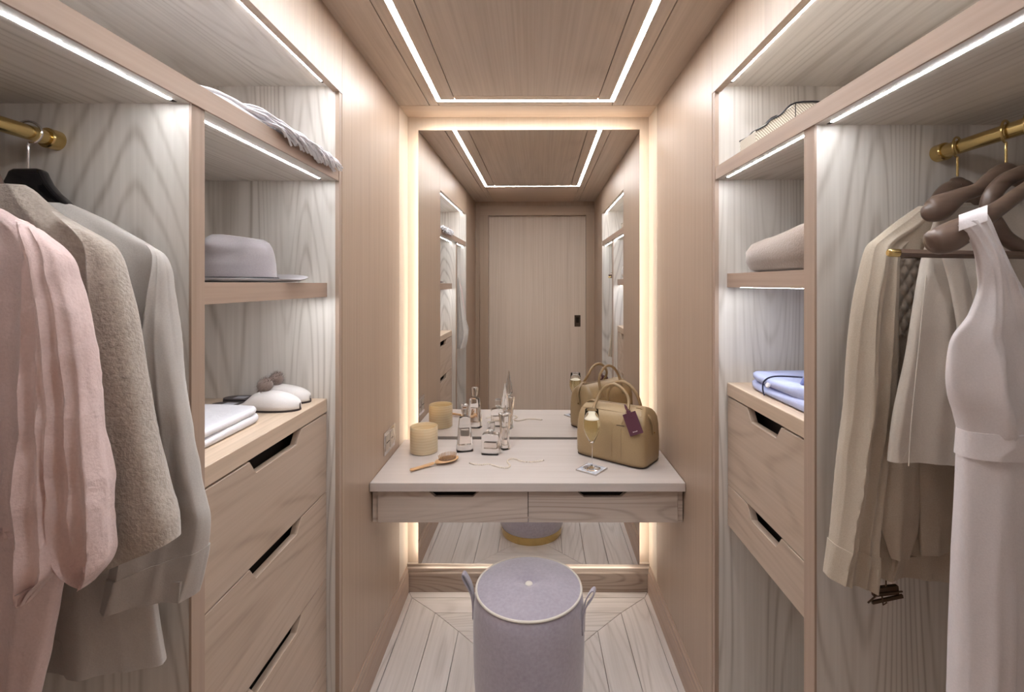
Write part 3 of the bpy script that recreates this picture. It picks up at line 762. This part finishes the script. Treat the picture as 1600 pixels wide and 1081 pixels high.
# ================================================================= right shelf things
BRW = cloth('taupe_wool', rgb(152, 132, 119), rgb(128, 109, 96), 220, .3, .95, .2, 14, .5, 8, .003)
folded('folded_blanket', 'plump folded taupe wool blanket on the right middle shelf', 'blanket', .622, .95, 1.075, 1.505, 1.5215, .088, BRW, 1, wob=.004, round_=.075, e=.5,
       tops=lambda X, Y: .030*max(0, min(1, (1.50-Y)/.35)))
PJ = cloth('pale_blue_cotton', rgb(184, 192, 226), rgb(166, 174, 214), 350, .04, .8, .6, 18, .1, 6, .004)
pj, _l = folded('folded_pyjamas', 'folded pale blue pyjamas with dark piping on the right chest', 'pyjamas', .648, .93, 1.085, 1.492, 1.1805, .050, PJ, 2, wob=.004, round_=.03, e=.35,
       tops=lambda X, Y: .012*max(0, min(1, (1.3-Y)/.15)))
NAVY = plain('navy_piping', rgb(34, 34, 60), .7)
pp = smoothpts([(.642, 1.345, 1.183), (.641, 1.352, 1.20), (.646, 1.352, 1.222), (.668, 1.34, 1.236), (.71, 1.30, 1.242), (.76, 1.24, 1.247), (.82, 1.16, 1.252)], 6)
obj('piping', MB().tube(pp, .0022, 6), NAVY, pj, smooth=True, label='navy piping line')
obj('button', MB().tube([(.643, 1.322, 1.215), (.638, 1.321, 1.217)], .0065, 14), plain('pearl_button', rgb(226, 224, 226), .3), pj, smooth=True, label='white button')
cl_ = MB().loft([[(.68, 1.24, 1.236), (.78, 1.12, 1.240), (.80, 1.13, 1.234), (.70, 1.26, 1.230)], [(.665, 1.20, 1.262), (.74, 1.09, 1.272), (.76, 1.10, 1.262), (.68, 1.215, 1.252)], [(.70, 1.16, 1.278), (.78, 1.07, 1.283), (.80, 1.09, 1.272), (.72, 1.17, 1.266)]])
cc = obj('collar', cl_, PJ, pj, smooth=True, bevel=.003, label='stiff collar rising from the fold')

# striped clutch on the right top shelf
m, nt, b = newmat('striped_raffia'); tc = nd(nt, 'ShaderNodeTexCoord'); wv = nd(nt, 'ShaderNodeTexWave', bands_direction='DIAGONAL'); wv.inputs['Scale'].default_value = 70
nt.links.new(tc.outputs['Object'], wv.inputs['Vector']); mx = nd(nt, 'ShaderNodeMix', data_type='RGBA'); nt.links.new(math_(nt, 'POWER', wv.outputs[0], 3.0), mx.inputs[0])
mx.inputs[6].default_value = rgb(222, 212, 196); mx.inputs[7].default_value = rgb(132, 118, 100); nt.links.new(mx.outputs[2], b.inputs['Base Color']); b.inputs['Roughness'].default_value = .7
RAF = m
ck = thing('striped_clutch', 'cream striped clutch bag with black edge on the right top shelf', 'bag', (.70, 1.35, 1.8545))
top = [(.602, 1.898), (.628, 1.912), (.640, 1.925), (.668, 1.940), (.708, 1.972), (.80, 1.972), (.86, 1.95)]
poly = [(.604, 1.855), (.86, 1.855)]+list(reversed(top))
obj('body', MB().prism(poly, 'y', 1.31, 1.408), RAF, ck, bevel=.001)
for yy in (1.308, 1.41):
    obj('black_edge', MB().tube(smoothpts([(x, yy, z+.001) for x, z in top], 4), .0024, 6), plain('black_edge_'+str(int(yy*100)), rgb(28, 24, 26), .5), ck, smooth=True)
obj('corner_seam', MB().tube([(.708, 1.3085, 1.858), (.708, 1.3085, 1.971)], .0011, 6), M['dark'], ck)

# ================================================================= clothes rails
def rail(side):
    L = side == 'left'; x, z, y1 = (-.846, 1.745, .875) if L else (.837, 1.757, 1.007)
    t = thing('clothes_rail', 'round brass clothes rail in the %s' % ('left wardrobe carrying the pink garment' if L else 'right wardrobe carrying the white dress'), 'rail', (x, .7, z))
    obj('pole', MB().tube([(x, .46, z), (x, y1-.003, z)], .0125 if L else .0135, 28), M['brass'], t, smooth=True)
    for a, b in ((y1-.022, y1-.0005), (.4585, .48)):
        obj('end_flange', MB().tube([(x, a, z), (x, a+.002, z), (x, b, z)], [.0155, .0175, .0175] if a > .6 else [.0175, .0175, .0155], 28), M['brass'], t, smooth=True)
rail('left'); rail('right')
# slim shelf brackets above the rails seen as dark pelmets
# ---------------------------------------------------------------- hangers
BLK = plain('gloss_black_lacquer', rgb(18, 17, 20), .15, 0, Coat_Weight=.6)
WAL = wood('walnut', rgb(110, 90, 78), rgb(70, 55, 46), 'x', .4, .5, .32, 8, 12, 1.0)
def hook(x, y, zr, r, ztop_stem, mat, parent, yaw=0, flip=1, loc=None):
    """wire hook over the rail at (x,y,zr) with the stem down to ztop_stem; swings in the XZ plane turned by yaw"""
    pts = []
    for k in range(0, 15):
        a = math.radians(200-290*k/14)
        pts.append((r*math.cos(a)*flip, 0, r*math.sin(a)))
    lx, _, lz = pts[-1]
    pts = smoothpts(pts+[(lx*.5, 0, lz-.012), (0, 0, lz-.022), (0, 0, ztop_stem-zr)], 3)
    M_ = Matrix.Translation((x, y, zr+.0)) @ Matrix.Rotation(yaw, 4, 'Z')
    return obj('hook', MB().tube([M_ @ Vector(p) for p in pts], .0021, 8), mat, parent, smooth=True)
def arms(x, y, z, span, drop, mat, parent, h=.022, d=.012, yaw=0, endh=None, endd=None, neck=.03, curve=.5, only=None):
    """shaped hanger: one piece from shoulder tip to shoulder tip"""
    pts = []; rad = []
    N = 41
    for i in range(N):
        u = -1+2*i/(N-1); au = abs(u)
        zz_ = -drop*(au**1.35)*(1)+neck*math.exp(-(u/.13)**2)
        hh = h*(1-.35*au)+(endh or h)*.0
        hh = h+((endh or h)-h)*au**2; dd = d+((endd or d)-d)*au**2
        if au > .93: k_ = math.sqrt(max(.03, 1-((au-.93)/.075)**2)); hh *= k_; dd *= k_
        bow = -curve*.05*au**2
        pts.append(Vector((u*span, bow, zz_))); rad.append((dd, hh))
    M_ = Matrix.Translation((x, y, z)) @ Matrix.Rotation(yaw, 4, 'Z')
    return obj('arms', MB().tube([M_ @ p for p in pts], rad, 14), mat, parent, smooth=True, angle=80)

XRL = -.846; ZRL = 1.745
h1_ = thing('clothes_hanger', 'glossy black clothes hanger carrying the grey cotton shirt', 'hanger', (XRL, .825, 1.62), 0, 'clothes hangers on the left rail')
# black hanger: flat shaped board
outl = [(15, 265), (62, 264), (70, 267), (73, 275), (80, 288), (92, 302), (108, 316), (122, 330), (150, 345), (185, 360), (200, 372), (192, 382), (150, 366), (108, 346), (80, 325), (62, 305), (50, 297)]
cxp = VX+XRL*F/.825
right = [(px, py) for px, py in outl if px > 40]
full = right+[(2*cxp-px, py) for px, py in reversed(right)]
poly = [((px-VX)/F*.825, EYE+(VY-py)/F*.825) for px, py in full]
obj('arms', MB().prism(poly, 'y', .816, .834), BLK, h1_, bevel=.005, smooth=True)
hook(XRL, .825, ZRL+.0, .0185, 1.68, M['chrome'], h1_, yaw=.25)
h2_ = thing('clothes_hanger', 'brown wooden clothes hanger carrying the beige wool coat', 'hanger', (XRL, .765, 1.62), 0, 'clothes hangers on the left rail')
arms(XRL, .757, 1.612, .165, .085, WAL, h2_, .016, .010, curve=0, neck=.052)
hook(XRL, .757, ZRL, .0185, 1.675, M['chrome'], h2_, yaw=.1)
h3_ = thing('clothes_hanger', 'wooden clothes hanger carrying the pink linen garment', 'hanger', (XRL, .69, 1.6), 0, 'clothes hangers on the left rail')
arms(XRL, .682, 1.565, .165, .08, WAL, h3_, .014, .009, curve=0)
hook(XRL, .682, ZRL, .0185, 1.60, M['chrome'], h3_, yaw=.1)

# ---------------------------------------------------------------- garments
def crom(rows, n):
    """rows of tuples -> n smooth interpolated rows"""
    N = len(rows); out = []
    # cumulative length
    cl_ = [0]
    for i in range(1, N): cl_.append(cl_[-1]+math.hypot(rows[i][2]-rows[i-1][2], max(2, rows[i][3]-rows[i-1][3])))
    for k in range(n):
        s_ = cl_[-1]*k/(n-1); i = 0
        while i < N-2 and cl_[i+1] < s_: i += 1
        t = (s_-cl_[i])/max(1e-6, cl_[i+1]-cl_[i])
        p0, p1, p2, p3 = rows[max(i-1, 0)], rows[i], rows[i+1], rows[min(i+2, N-1)]
        out.append(tuple(.5*((2*b_)+(c_-a_)*t+(2*a_-5*b_+4*c_-d_)*t*t+(3*b_-a_-3*c_+d_)*t**3) for a_, b_, c_, d_ in zip(p0, p1, p2, p3)))
    return out
def garment(rows, Y, folds=(), crumple=0, crs=18, n=90, seg=120, seed=0, hem=.06, edge=.75, wave=0, Yslope=0, ramp0=.15, wscale=5, dk_=.75, t0=0, grow=0):
    """soft hollow body; rows = (xl,yl,xr,yr,half depth) in photo pixels at distance Y, turned into metres here"""
    R_ = crom(rows, n); loops = []
    def loop(row, t, shrink=1.0, lift=0.0):
        xl, yl, xr, yr, hd = row; hd *= dk_
        Yc = Y+Yslope*t
        pl, pr_ = P(xl, yl, Yc), P(xr, yr, Yc)
        mid = (pl+pr_)/2; half = (pr_-pl)/2*shrink; hd = max(.002, hd*shrink)
        amp = min(1, ramp0+t*(1-ramp0)*1.3)
        lo = []
        for k in range(seg):
            th = 2*PI*k/seg; c, s_ = math.cos(th), math.sin(th)
            u = math.copysign(abs(c)**edge, c); v = math.copysign(abs(s_)**edge, s_)
            p = mid+half*u; yv = -v*hd
            w_ = abs(s_)**.7
            d = 0
            for a, kf, ph, dr_ in folds:
                q_ = (kf*u+ph+dr_*t+(1.7 if s_ < 0 else 0)+.6*noise.noise(Vector((u*1.3, t*3, seed+kf))))*.5; d += 1.4*a*(1.0-2.0*abs(math.sin(q_))**.7)
            d *= amp*w_
            nn = noise.fractal(Vector((p.x*crs+seed, p.z*crs*.55, (1 if s_ > 0 else 5)+p.y*3)), .8, 2.0, 3)
            yv += -math.copysign(1, s_)*(d+crumple*nn*w_) if abs(s_) > 1e-4 else 0
            sx_ = wave*noise.noise(Vector((p.z*wscale+seed*3, 3.3, c)))*abs(c)
            p = p+half.normalized()*(u*grow)
            if grow: yv += -v*grow
            lo.append((p.x+sx_+crumple*.4*nn, p.y+yv, p.z+lift+(wave*.6*math.sin(7*u+seed)*max(0, t-.85)/.15 if t > .85 else 0)))
        return lo
    for i, r in enumerate(R_):
        if i/(n-1) >= t0: loops.append(loop(r, i/(n-1)))
    last = R_[-1]
    loops.append(loop(last, 1, .985, .0005)); loops.append(loop(R_[-max(2, n//30)-1], 1, .95)); loops.append(loop(R_[-max(3, n//14)-1], 1, .90))
    return MB().loft(loops, True, True)
def hems(rows, Y, t0, off=.0015, r=.0012): pass

# --- grey cotton shirt (farthest on the left rail)
GR = cloth('grey_cotton', rgb(194, 188, 182), rgb(178, 171, 165), 420, .05, .85, .3, 14, .15, 5, .004)
YG = .824; cg = cxp
def sym(c, rows): return [(2*c-x, y, x, y, hd) for x, y, hd in rows]
sh = thing('cotton_shirt', 'long grey cotton shirt with a long sleeve, hanging nearest the oak divider', 'shirt', (XRL, YG, 1.55))
obj('body', garment(sym(cg, [(108, 318, .020), (122, 324, .024), (165, 344, .028), (205, 366, .028), (236, 384, .024), (250, 398, .022), (244, 420, .026), (232, 470, .032), (218, 560, .038), (222, 680, .040), (228, 800, .042), (240, 930, .044), (250, 1000, .044), (256, 1036, .044)]), YG, [(.006, 9, .3, 1.5), (.003, 17, 1, -2)], .004, n=100, seed=2, hem=.08, wave=.004), GR, sh, smooth=True, angle=80)
slv = [(228, 382, 250, 393, .008), (240, 396, 257, 402, .016), (243, 424, 262, 424, .024), (236, 470, 266, 466, .030), (226, 520, 271, 514, .034), (218, 560, 277, 556, .036), (212, 640, 291, 636, .036), (200, 720, 306, 712, .038), (188, 800, 320, 778, .038), (180, 850, 327, 806, .036), (172, 900, 324, 850, .035), (163, 948, 309, 924, .034)]
obj('sleeve', garment(slv, YG-.018, [(.007, 4.2, .6, 2.2), (.002, 9, 2, 3)], .004, n=90, seed=4, hem=.10, wave=0), GR, sh, smooth=True, angle=80)
obj('cuff', garment(slv, YG-.018, [(.007, 4.2, .6, 2.2), (.002, 9, 2, 3)], .004, n=90, seed=4, hem=.10, wave=0, t0=.86, grow=.0022), GR, sh, smooth=True, angle=80)
# far sleeve, beyond the frame
slo = [(2*cg-x2, y2, 2*cg-x1, y1, hd) for x1, y1, x2, y2, hd in slv]
obj('sleeve', garment(slo, YG, [(.008, 3.2, .6, 2.2)], .004, n=50, seed=4, hem=.10), GR, sh, smooth=True, angle=80)

# --- beige wool coat
BG = cloth('beige_boiled_wool', rgb(186, 174, 162), rgb(154, 142, 130), 190, .6, 1.0, .25, 9, .5, 60, .003)
YC = .755; cc_ = VX+XRL*F/YC
ct = thing('wool_coat', 'fuzzy beige wool coat with wide sleeve hanging between the pink and the grey garments', 'coat', (XRL, YC, 1.55))
obj('body', garment(sym(cc_, [(38, 289, .014), (52, 298, .020), (74, 318, .028), (104, 342, .032), (132, 366, .034), (150, 400, .038), (156, 440, .040), (158, 500, .042), (160, 600, .044), (166, 700, .044), (169, 800, .045), (170, 880, .045)]), YC, [(.010, 8, .3, .6), (.004, 15, 1, -1)], .003, crs=10, n=90, seed=12, hem=.08), BG, ct, smooth=True, angle=80)
slv = [(84, 330, 128, 356, .012), (110, 352, 168, 378, .020), (138, 384, 182, 398, .026), (146, 430, 192, 430, .032), (152, 500, 206, 494, .036), (158, 600, 221, 594, .038), (164, 700, 237, 690, .040), (168, 780, 254, 762, .042), (168, 830, 268, 806, .042), (168, 884, 273, 842, .040)]
obj('sleeve', garment(slv, YC-.02, [(.006, 3, .9, 1.6)], .003, crs=10, n=80, seed=15, hem=.10), BG, ct, smooth=True, angle=80)
slo = [(2*cc_-x2, y2, 2*cc_-x1, y1, hd) for x1, y1, x2, y2, hd in slv]
obj('sleeve', garment(slo, YC, [(.006, 3, .9, 1.6)], .003, crs=10, n=50, seed=15, hem=.10), BG, ct, smooth=True, angle=80)
pk = [P(148, 640, YC-.034), P(156, 634, YC-.035), P(163, 626, YC-.033)]
obj('pocket_flap', MB().tube(smoothpts(pk, 4), [(.003, .006)]*9, 8), BG, ct, smooth=True)

# --- pink linen garment (nearest)
PK = cloth('pink_linen', rgb(222, 198, 194), rgb(206, 180, 174), 300, .1, .85, .9, 17, .2, 8, .006)
YP = .682; cp_ = VX+XRL*F/YP
pkt = thing('linen_shirt', 'crumpled pale pink linen shirt hanging at the far left', 'shirt', (XRL, YP, 1.5))
obj('body', garment(sym(cp_, [(-20, 318, .014), (5, 328, .022), (32, 345, .030), (58, 366, .034), (74, 400, .038), (80, 450, .042), (84, 520, .046), (86, 640, .048), (90, 760, .050), (94, 850, .050)]), YP, [(.013, 13, .3, 1.2), (.005, 27, 1, -2)], .005, n=90, seed=21, hem=.08, wave=.004), PK, pkt, smooth=True, angle=80)
obj('under_layer', garment(sym(cp_, [(74, 800, .040), (95, 860, .044), (92, 920, .044), (80, 990, .046), (66, 1050, .048), (52, 1120, .050), (44, 1200, .05)]), YP+.012, [(.012, 11, .3, 1.2), (.005, 23, 1, -2)], .004, n=60, seed=25, hem=.08), PK, pkt, smooth=True, angle=80)
slv = [(28, 342, 62, 362, .014), (40, 366, 84, 384, .024), (52, 400, 98, 404, .030), (64, 440, 108, 440, .034), (70, 500, 124, 494, .036), (72, 570, 137, 564, .038), (73, 640, 146, 636, .040), (74, 720, 153, 712, .042), (74, 780, 160, 778, .042), (76, 820, 165, 834, .040), (90, 862, 165, 872, .036), (112, 895, 158, 890, .028), (132, 913, 142, 908, .012)]
obj('sleeve', garment(slv, YP-.025, [(.010, 4.2, .9, 1.6), (.006, 11, 0, 3)], .005, n=90, seed=31, hem=.03, wave=.005), PK, pkt, smooth=True, angle=80)
fo = [(36, 352, 50, 358, .002), (36, 380, 60, 392, .008), (37, 420, 70, 432, .015), (38, 500, 74, 504, .018), (37, 600, 75, 600, .020), (36, 700, 75, 700, .022), (35, 800, 76, 800, .024), (34, 850, 83, 860, .024), (34, 900, 84, 892, .020), (35, 930, 60, 915, .014), (38, 944, 42, 940, .005)]
obj('draped_fold', garment(fo, YP-.028, [(.007, 5, .2, 2)], .006, Yslope=-.028, n=80, seg=60, seed=37, hem=.02, wave=.003), PK, pkt, smooth=True, angle=80)
slo = [(2*cp_-x2, y2, 2*cp_-x1, y1, hd) for x1, y1, x2, y2, hd in slv]
obj('sleeve', garment(slo, YP-.02, [(.010, 3.2, .9, 1.6)], .005, n=50, seed=31, hem=.03, wave=.005), PK, pkt, smooth=True, angle=80)

# ---------------------------------------------------------------- right rail
XRR = .837; ZRR = 1.757
def ptube(pts, r, mat, parent, nm='arms', seg=14, up=(0, 0, 1), n=7):
    q_ = smoothpts([P(a, b, c) for a, b, c in pts], n)
    rr = smoothpts([Vector((x[0], x[1], 0)) for x in r], n)
    return obj(nm, MB().tube(q_, [(abs(v.x), abs(v.y)) for v in rr], seg, up), mat, parent, smooth=True, angle=80)
# A: dark hanger inside the jacket
YJ = .960
ha = thing('clothes_hanger', 'dark walnut clothes hanger inside the khaki jacket, farthest on the right rail', 'hanger', (XRR, YJ, 1.6))
ca = VX+XRR*F/YJ
ptube([(1456, 345, YJ), (1470, 318, YJ), (1480, 300, YJ), (1498, 291, YJ), (ca, 289, YJ), (2*ca-1498, 291, YJ), (2*ca-1480, 300, YJ), (2*ca-1456, 345, YJ)], [(.012, .016), (.014, .022), (.014, .018), (.012, .016), (.012, .016), (.012, .016), (.014, .018), (.012, .016)], WAL, ha)
hook(XRR, YJ, ZRR, .0195, 1.70, M['brass'], ha, yaw=.5, flip=-1)
# B: shaped walnut hanger
YH = .862; cb = VX+XRR*F/YH
hb_ = thing('clothes_hanger', 'walnut clothes hanger with broad rounded shoulder carrying the cream top', 'hanger', (XRR, YH, 1.6))
ptube([(1441, 328, YH), (1452, 330, YH), (1470, 323, YH), (1500, 306, YH), (1528, 296, YH), (1545, 284, YH), (cb, 270, YH), (2*cb-1545, 284, YH), (2*cb-1500, 306, YH), (2*cb-1460, 326, YH), (2*cb-1441, 328, YH)],
      [(.004, .006), (.014, .019), (.016, .023), (.013, .014), (.012, .012), (.012, .015), (.012, .018), (.012, .013), (.013, .013), (.016, .018), (.004, .006)], WAL, hb_)
hook(XRR, YH, ZRR, .0195, 1.69, M['brass'], hb_, yaw=.5, flip=-1)
# C: front hanger turned towards the room, with a trouser bar
hc = thing('clothes_hanger', 'thick-ended walnut clothes hanger carrying the white sleeveless dress', 'hanger', (XRR, .80, 1.6))
ptube([(1450, 380, .735), (1456, 378, .735), (1475, 374, .737), (1500, 362, .742), (1530, 345, .750), (1565, 322, .762), (1600, 298, .775), (1640, 280, .79), (1690, 300, .80), (1740, 330, .82), (1790, 352, .85)],
      [(.004, .008), (.015, .017), (.019, .022), (.019, .021), (.015, .015), (.012, .012), (.0115, .0115), (.013, .014), (.012, .012), (.014, .014), (.010, .012)], WAL, hc)
hook(XRR, .79, ZRR, .0195, 1.69, M['brass'], hc, yaw=.7, flip=-1)
bar = obj('trouser_bar', MB().tube([P(1400, 395, .80), P(1470, 397, .80), P(1700, 400, .84)], [(.006, .0065)]*3, 4), WAL, hc)
obj('bar_tip', MB().tube([P(1387, 394.5, .80), P(1390, 394.8, .80), P(1404, 395.3, .80)], [(.004, .005), (.0062, .0068), (.0064, .007)], 10), M['brass'], hc, smooth=True, label='brass tip of the trouser bar')
# D: hanger with a curved loop arm
hd_ = thing('clothes_hanger', 'curved walnut clothes hanger bowing round behind the dress hanger', 'hanger', (XRR, .83, 1.6))
ptube([(1640, 250, .82), (1600, 268, .82), (1568, 284, .82), (1549, 308, .82), (1546, 334, .82), (1556, 352, .82), (1572, 372, .825), (1600, 388, .83), (1640, 396, .84)],
      [(.010, .012), (.010, .012), (.011, .013), (.011, .014), (.012, .014), (.012, .013), (.012, .012), (.012, .012), (.010, .010)], WAL, hd_)
hook(XRR, .825, ZRR, .0195, 1.69, M['brass'], hd_, yaw=.6, flip=-1)

# --- khaki jacket
KH = cloth('khaki_cotton', rgb(186, 172, 154), rgb(168, 153, 135), 420, .08, .8, .25, 12, .15, 5, .004)
QU = cloth('taupe_quilted_lining', rgb(140, 126, 112), rgb(118, 104, 92), 300, .1, .7, .2, 20, .2, 6)
jk = thing('khaki_jacket', 'khaki cotton jacket with quilted facing, hanging farthest on the right rail', 'jacket', (XRR, YJ, 1.5))
def symr(c, rows): return [(x, y, 2*c-x, y, hd) for x, y, hd in rows]
obj('body', garment(symr(ca, [(1458, 318, .016), (1436, 336, .026), (1410, 356, .034), (1396, 376, .036), (1392, 420, .038), (1396, 520, .042), (1392, 620, .045), (1382, 720, .048), (1368, 820, .050), (1362, 895, .050)]), YJ, [(.010, 8, .3, 1), (.005, 15, 2, -1)], .004, n=90, seed=41, hem=.08), KH, jk, smooth=True, angle=80)
slv = [(1436, 322, 1470, 330, .012), (1404, 344, 1462, 354, .020), (1370, 372, 1420, 380, .022), (1358, 382, 1408, 394, .024), (1352, 396, 1404, 404, .027), (1345, 425, 1402, 425, .030), (1334, 480, 1400, 480, .033), (1326, 560, 1398, 560, .036), (1322, 640, 1392, 640, .038), (1316, 700, 1384, 710, .039), (1308, 780, 1374, 790, .040), (1302, 835, 1365, 850, .040), (1293, 898, 1362, 918, .038)]
obj('sleeve', garment(slv, YJ-.030, [(.010, 4.4, .9, 1.6), (.004, 9, 0, 3)], .003, n=90, seed=43, hem=.08, wave=.002), KH, jk, smooth=True, angle=80)
obj('cuff', garment(slv, YJ-.030, [(.010, 4.4, .9, 1.6), (.004, 9, 0, 3)], .003, n=90, seed=43, hem=.08, wave=.002, t0=.90, grow=.0022), KH, jk, smooth=True, angle=80)
# quilted facing: small diamond pillows on a thin sheet
qm = MB(); loops = []
rows_q = [(1402, 404, 1446, 404), (1399, 470, 1440, 470), (1398, 540, 1420, 540), (1398, 640, 1412, 640)]
for i in range(60):
    t = i/59; k = min(2, int(t*3)); u = t*3-k; a, b = rows_q[k], rows_q[k+1]
    r = [a[j]*(1-u)+b[j]*u for j in range(4)]; lo = []
    for j in range(24):
        v = j/23; px = r[0]*(1-v)+r[2]*v; py = r[1]*(1-v)+r[3]*v
        q1 = abs(math.sin((px+py*.62)*PI/17)); q2 = abs(math.sin((px-py*.62)*PI/17))
        dpt = .007*min(q1, q2)**.5 if py < 528 else .002
        p = P(px, py, YJ-.034); lo.append((p.x, p.y-dpt, p.z))
    loops.append(lo)
qm.loft(loops, closed=False)
fo_ = obj('quilted_facing', qm, QU, jk, smooth=True, angle=80, label='darker diamond-quilted facing')
sm = fo_.modifiers.new('thick', 'SOLIDIFY'); sm.thickness = .003; sm.offset = -1
obj('collar', garment([(1424, 334, 1462, 330, .010), (1404, 352, 1470, 356, .016), (1404, 380, 1462, 384, .016), (1408, 402, 1450, 400, .010)], YJ-.033, [(.002, 3, 0, 0)], .001, n=24, seg=60, seed=44, hem=.004), KH, jk, smooth=True, angle=80)
obj('front_placket', garment([(1385, 715, 1436, 715, .008), (1378, 780, 1436, 780, .012), (1376, 820, 1434, 826, .014), (1392, 872, 1420, 874, .010)], YJ-.034, [(.003, 3, 0, 1)], .002, n=30, seg=60, seed=47, hem=.01), KH, jk, smooth=True, angle=80)
obj('front_placket', garment([(1434, 720, 1500, 720, .008), (1436, 790, 1498, 790, .012), (1438, 850, 1500, 842, .014), (1440, 868, 1500, 856, .010)], YJ-.033, [(.003, 3, 0, 1)], .002, n=30, seg=60, seed=48, hem=.01), KH, jk, smooth=True, angle=80)
# clip of a trouser hanger below the jacket
tcm = plain('aged_metal', rgb(96, 78, 62), .35, .8)
clp = MB().tube([P(1386, 880, .94), P(1384, 918, .94)], .0016, 6)
clp.add(MB().box(-.028, .020, -.004, .004, -.008, .008), Matrix.Translation(P(1386, 922, .94)) @ Matrix.Rotation(math.radians(-6), 4, 'Y'))
clp.add(MB().box(-.030, .030, -.006, -.002, -.003, .003), Matrix.Translation(P(1384, 934, .94)) @ Matrix.Rotation(math.radians(-12), 4, 'Y'))
clp.tube([P(1356, 942, .935), P(1372, 928, .935), P(1410, 924, .935)], .0016, 6)
clp.tube([P(1378, 930, .935), P(1380, 945, .935), P(1386, 941, .935)], .0014, 6)
obj('trouser_clip', clp, tcm, ha, label='small dark metal clip under the jacket hem')

# --- cream top
CR = cloth('cream_cotton', rgb(202, 192, 180), rgb(188, 177, 165), 420, .06, .85, .15, 10, .15, 5, .003)
YT = .882; ctp = VX+XRR*F/YT
tp_ = thing('cream_top', 'cream cotton top with straight hem hanging between the jacket and the dress', 'top', (XRR, YT, 1.5))
obj('body', garment(symr(ctp, [(1468, 322, .014), (1460, 345, .024), (1450, 375, .028), (1442, 400, .030), (1434, 440, .032), (1424, 500, .034), (1415, 555, .036), (1403, 610, .037), (1395, 650, .038), (1390, 690, .038), (1387, 720, .038)]), YT, [(.008, 8, 2.3, .8), (.003, 19, 0, -1)], .002, n=90, seed=51, hem=.06), CR, tp_, smooth=True, angle=80)
lap = [(1470, 395, 1500, 392, .008), (1484, 440, 1512, 440, .010), (1496, 500, 1524, 500, .012), (1503, 545, 1530, 550, .012), (1510, 600, 1540, 600, .008)]
obj('lapel', garment(lap, YT-.040, [(.002, 3, 0, 1)], .001, n=40, seg=50, seed=54, hem=.01), CR, tp_, smooth=True, angle=80)
obj('seam', MB().tube(smoothpts([P(1447, 430, YT-.0345), P(1434, 560, YT-.0405), P(1424, 660, YT-.0425), P(1420, 728, YT-.043)], 5), .0009, 6), CR, tp_, smooth=True)

# --- white dress
WD = cloth('white_crepe', rgb(226, 218, 218), rgb(212, 203, 203), 380, .05, .85, .15, 9, .15, 5, .004)
YD = .755; cdx = VX+.815*F/YD
dr_ = thing('white_dress', 'white sleeveless dress with waistband hanging nearest on the right rail', 'dress', (.815, YD, 1.4))
stp = [(1497, 352, 1543, 335, .006), (1505, 362, 1550, 350, .009), (1520, 385, 1562, 382, .012), (1529, 420, 1578, 420, .017), (1529, 455, 1596, 452, .018), (1514, 492, 1618, 490, .022), (1490, 524, 1650, 524, .024), (1483, 552, 1680, 552, .030), (1482, 590, 1690, 590, .036), (1487, 620, 1690, 620, .040), (1496, 645, 1690, 645, .042), (1502, 668, 1690, 668, .042), (1503, 678, 1690, 678, .041)]
obj('bodice', garment(stp, .722, [(.005, 5, .5, 2.5), (.003, 11, .5, -2)], .003, crs=10, n=110, seed=61, hem=.02, Yslope=.033), WD, dr_, smooth=True, angle=80)
sto = [(2*cdx-x2, y2, 2*cdx-x1, y1, hd) for x1, y1, x2, y2, hd in stp]
obj('bodice', garment(sto, YD+.004, [(.004, 4, .5, 1.5)], .002, crs=10, n=60, seed=61, hem=.02), WD, dr_, smooth=True, angle=80)
lps = []
for Y_, py_, Yi, pi_ in ((.7160, 360, .7190, 360), (.7185, 348, .7215, 350), (.726, 339, .7275, 342), (.738, 335, .738, 338.5), (.750, 337, .7485, 340), (.758, 345, .755, 347), (.760, 362, .757, 362)):
    a_, b_, c_, d_ = P(1498, py_+1, Y_), P(1543, py_-15, Y_), P(1543, pi_-15, Yi), P(1498, pi_+1, Yi)
    lps.append([a_, a_*.67+b_*.33, a_*.33+b_*.67, b_, c_, d_])
obj('shoulder_loop', MB().loft(lps), WD, dr_, smooth=True, angle=50)
obj('waistband', garment(symr(cdx, [(1500.5, 671, .050), (1499.5, 690, .051), (1498.5, 711, .051)]), YD, [(.002, 12, 1.3, 2.0)], .001, crs=10, n=14, seed=63, hem=.01, ramp0=.5), WD, dr_, smooth=True, angle=80)
obj('skirt', garment(symr(cdx, [(1499.5, 706, .043), (1498, 760, .046), (1495, 850, .050), (1493, 960, .054), (1490, 1081, .058), (1484, 1250, .062)]), YD, [(.010, 10, 1.3, .6), (.004, 19, 0, -1)], .002, crs=8, n=70, seed=64, hem=.06), WD, dr_, smooth=True, angle=80)
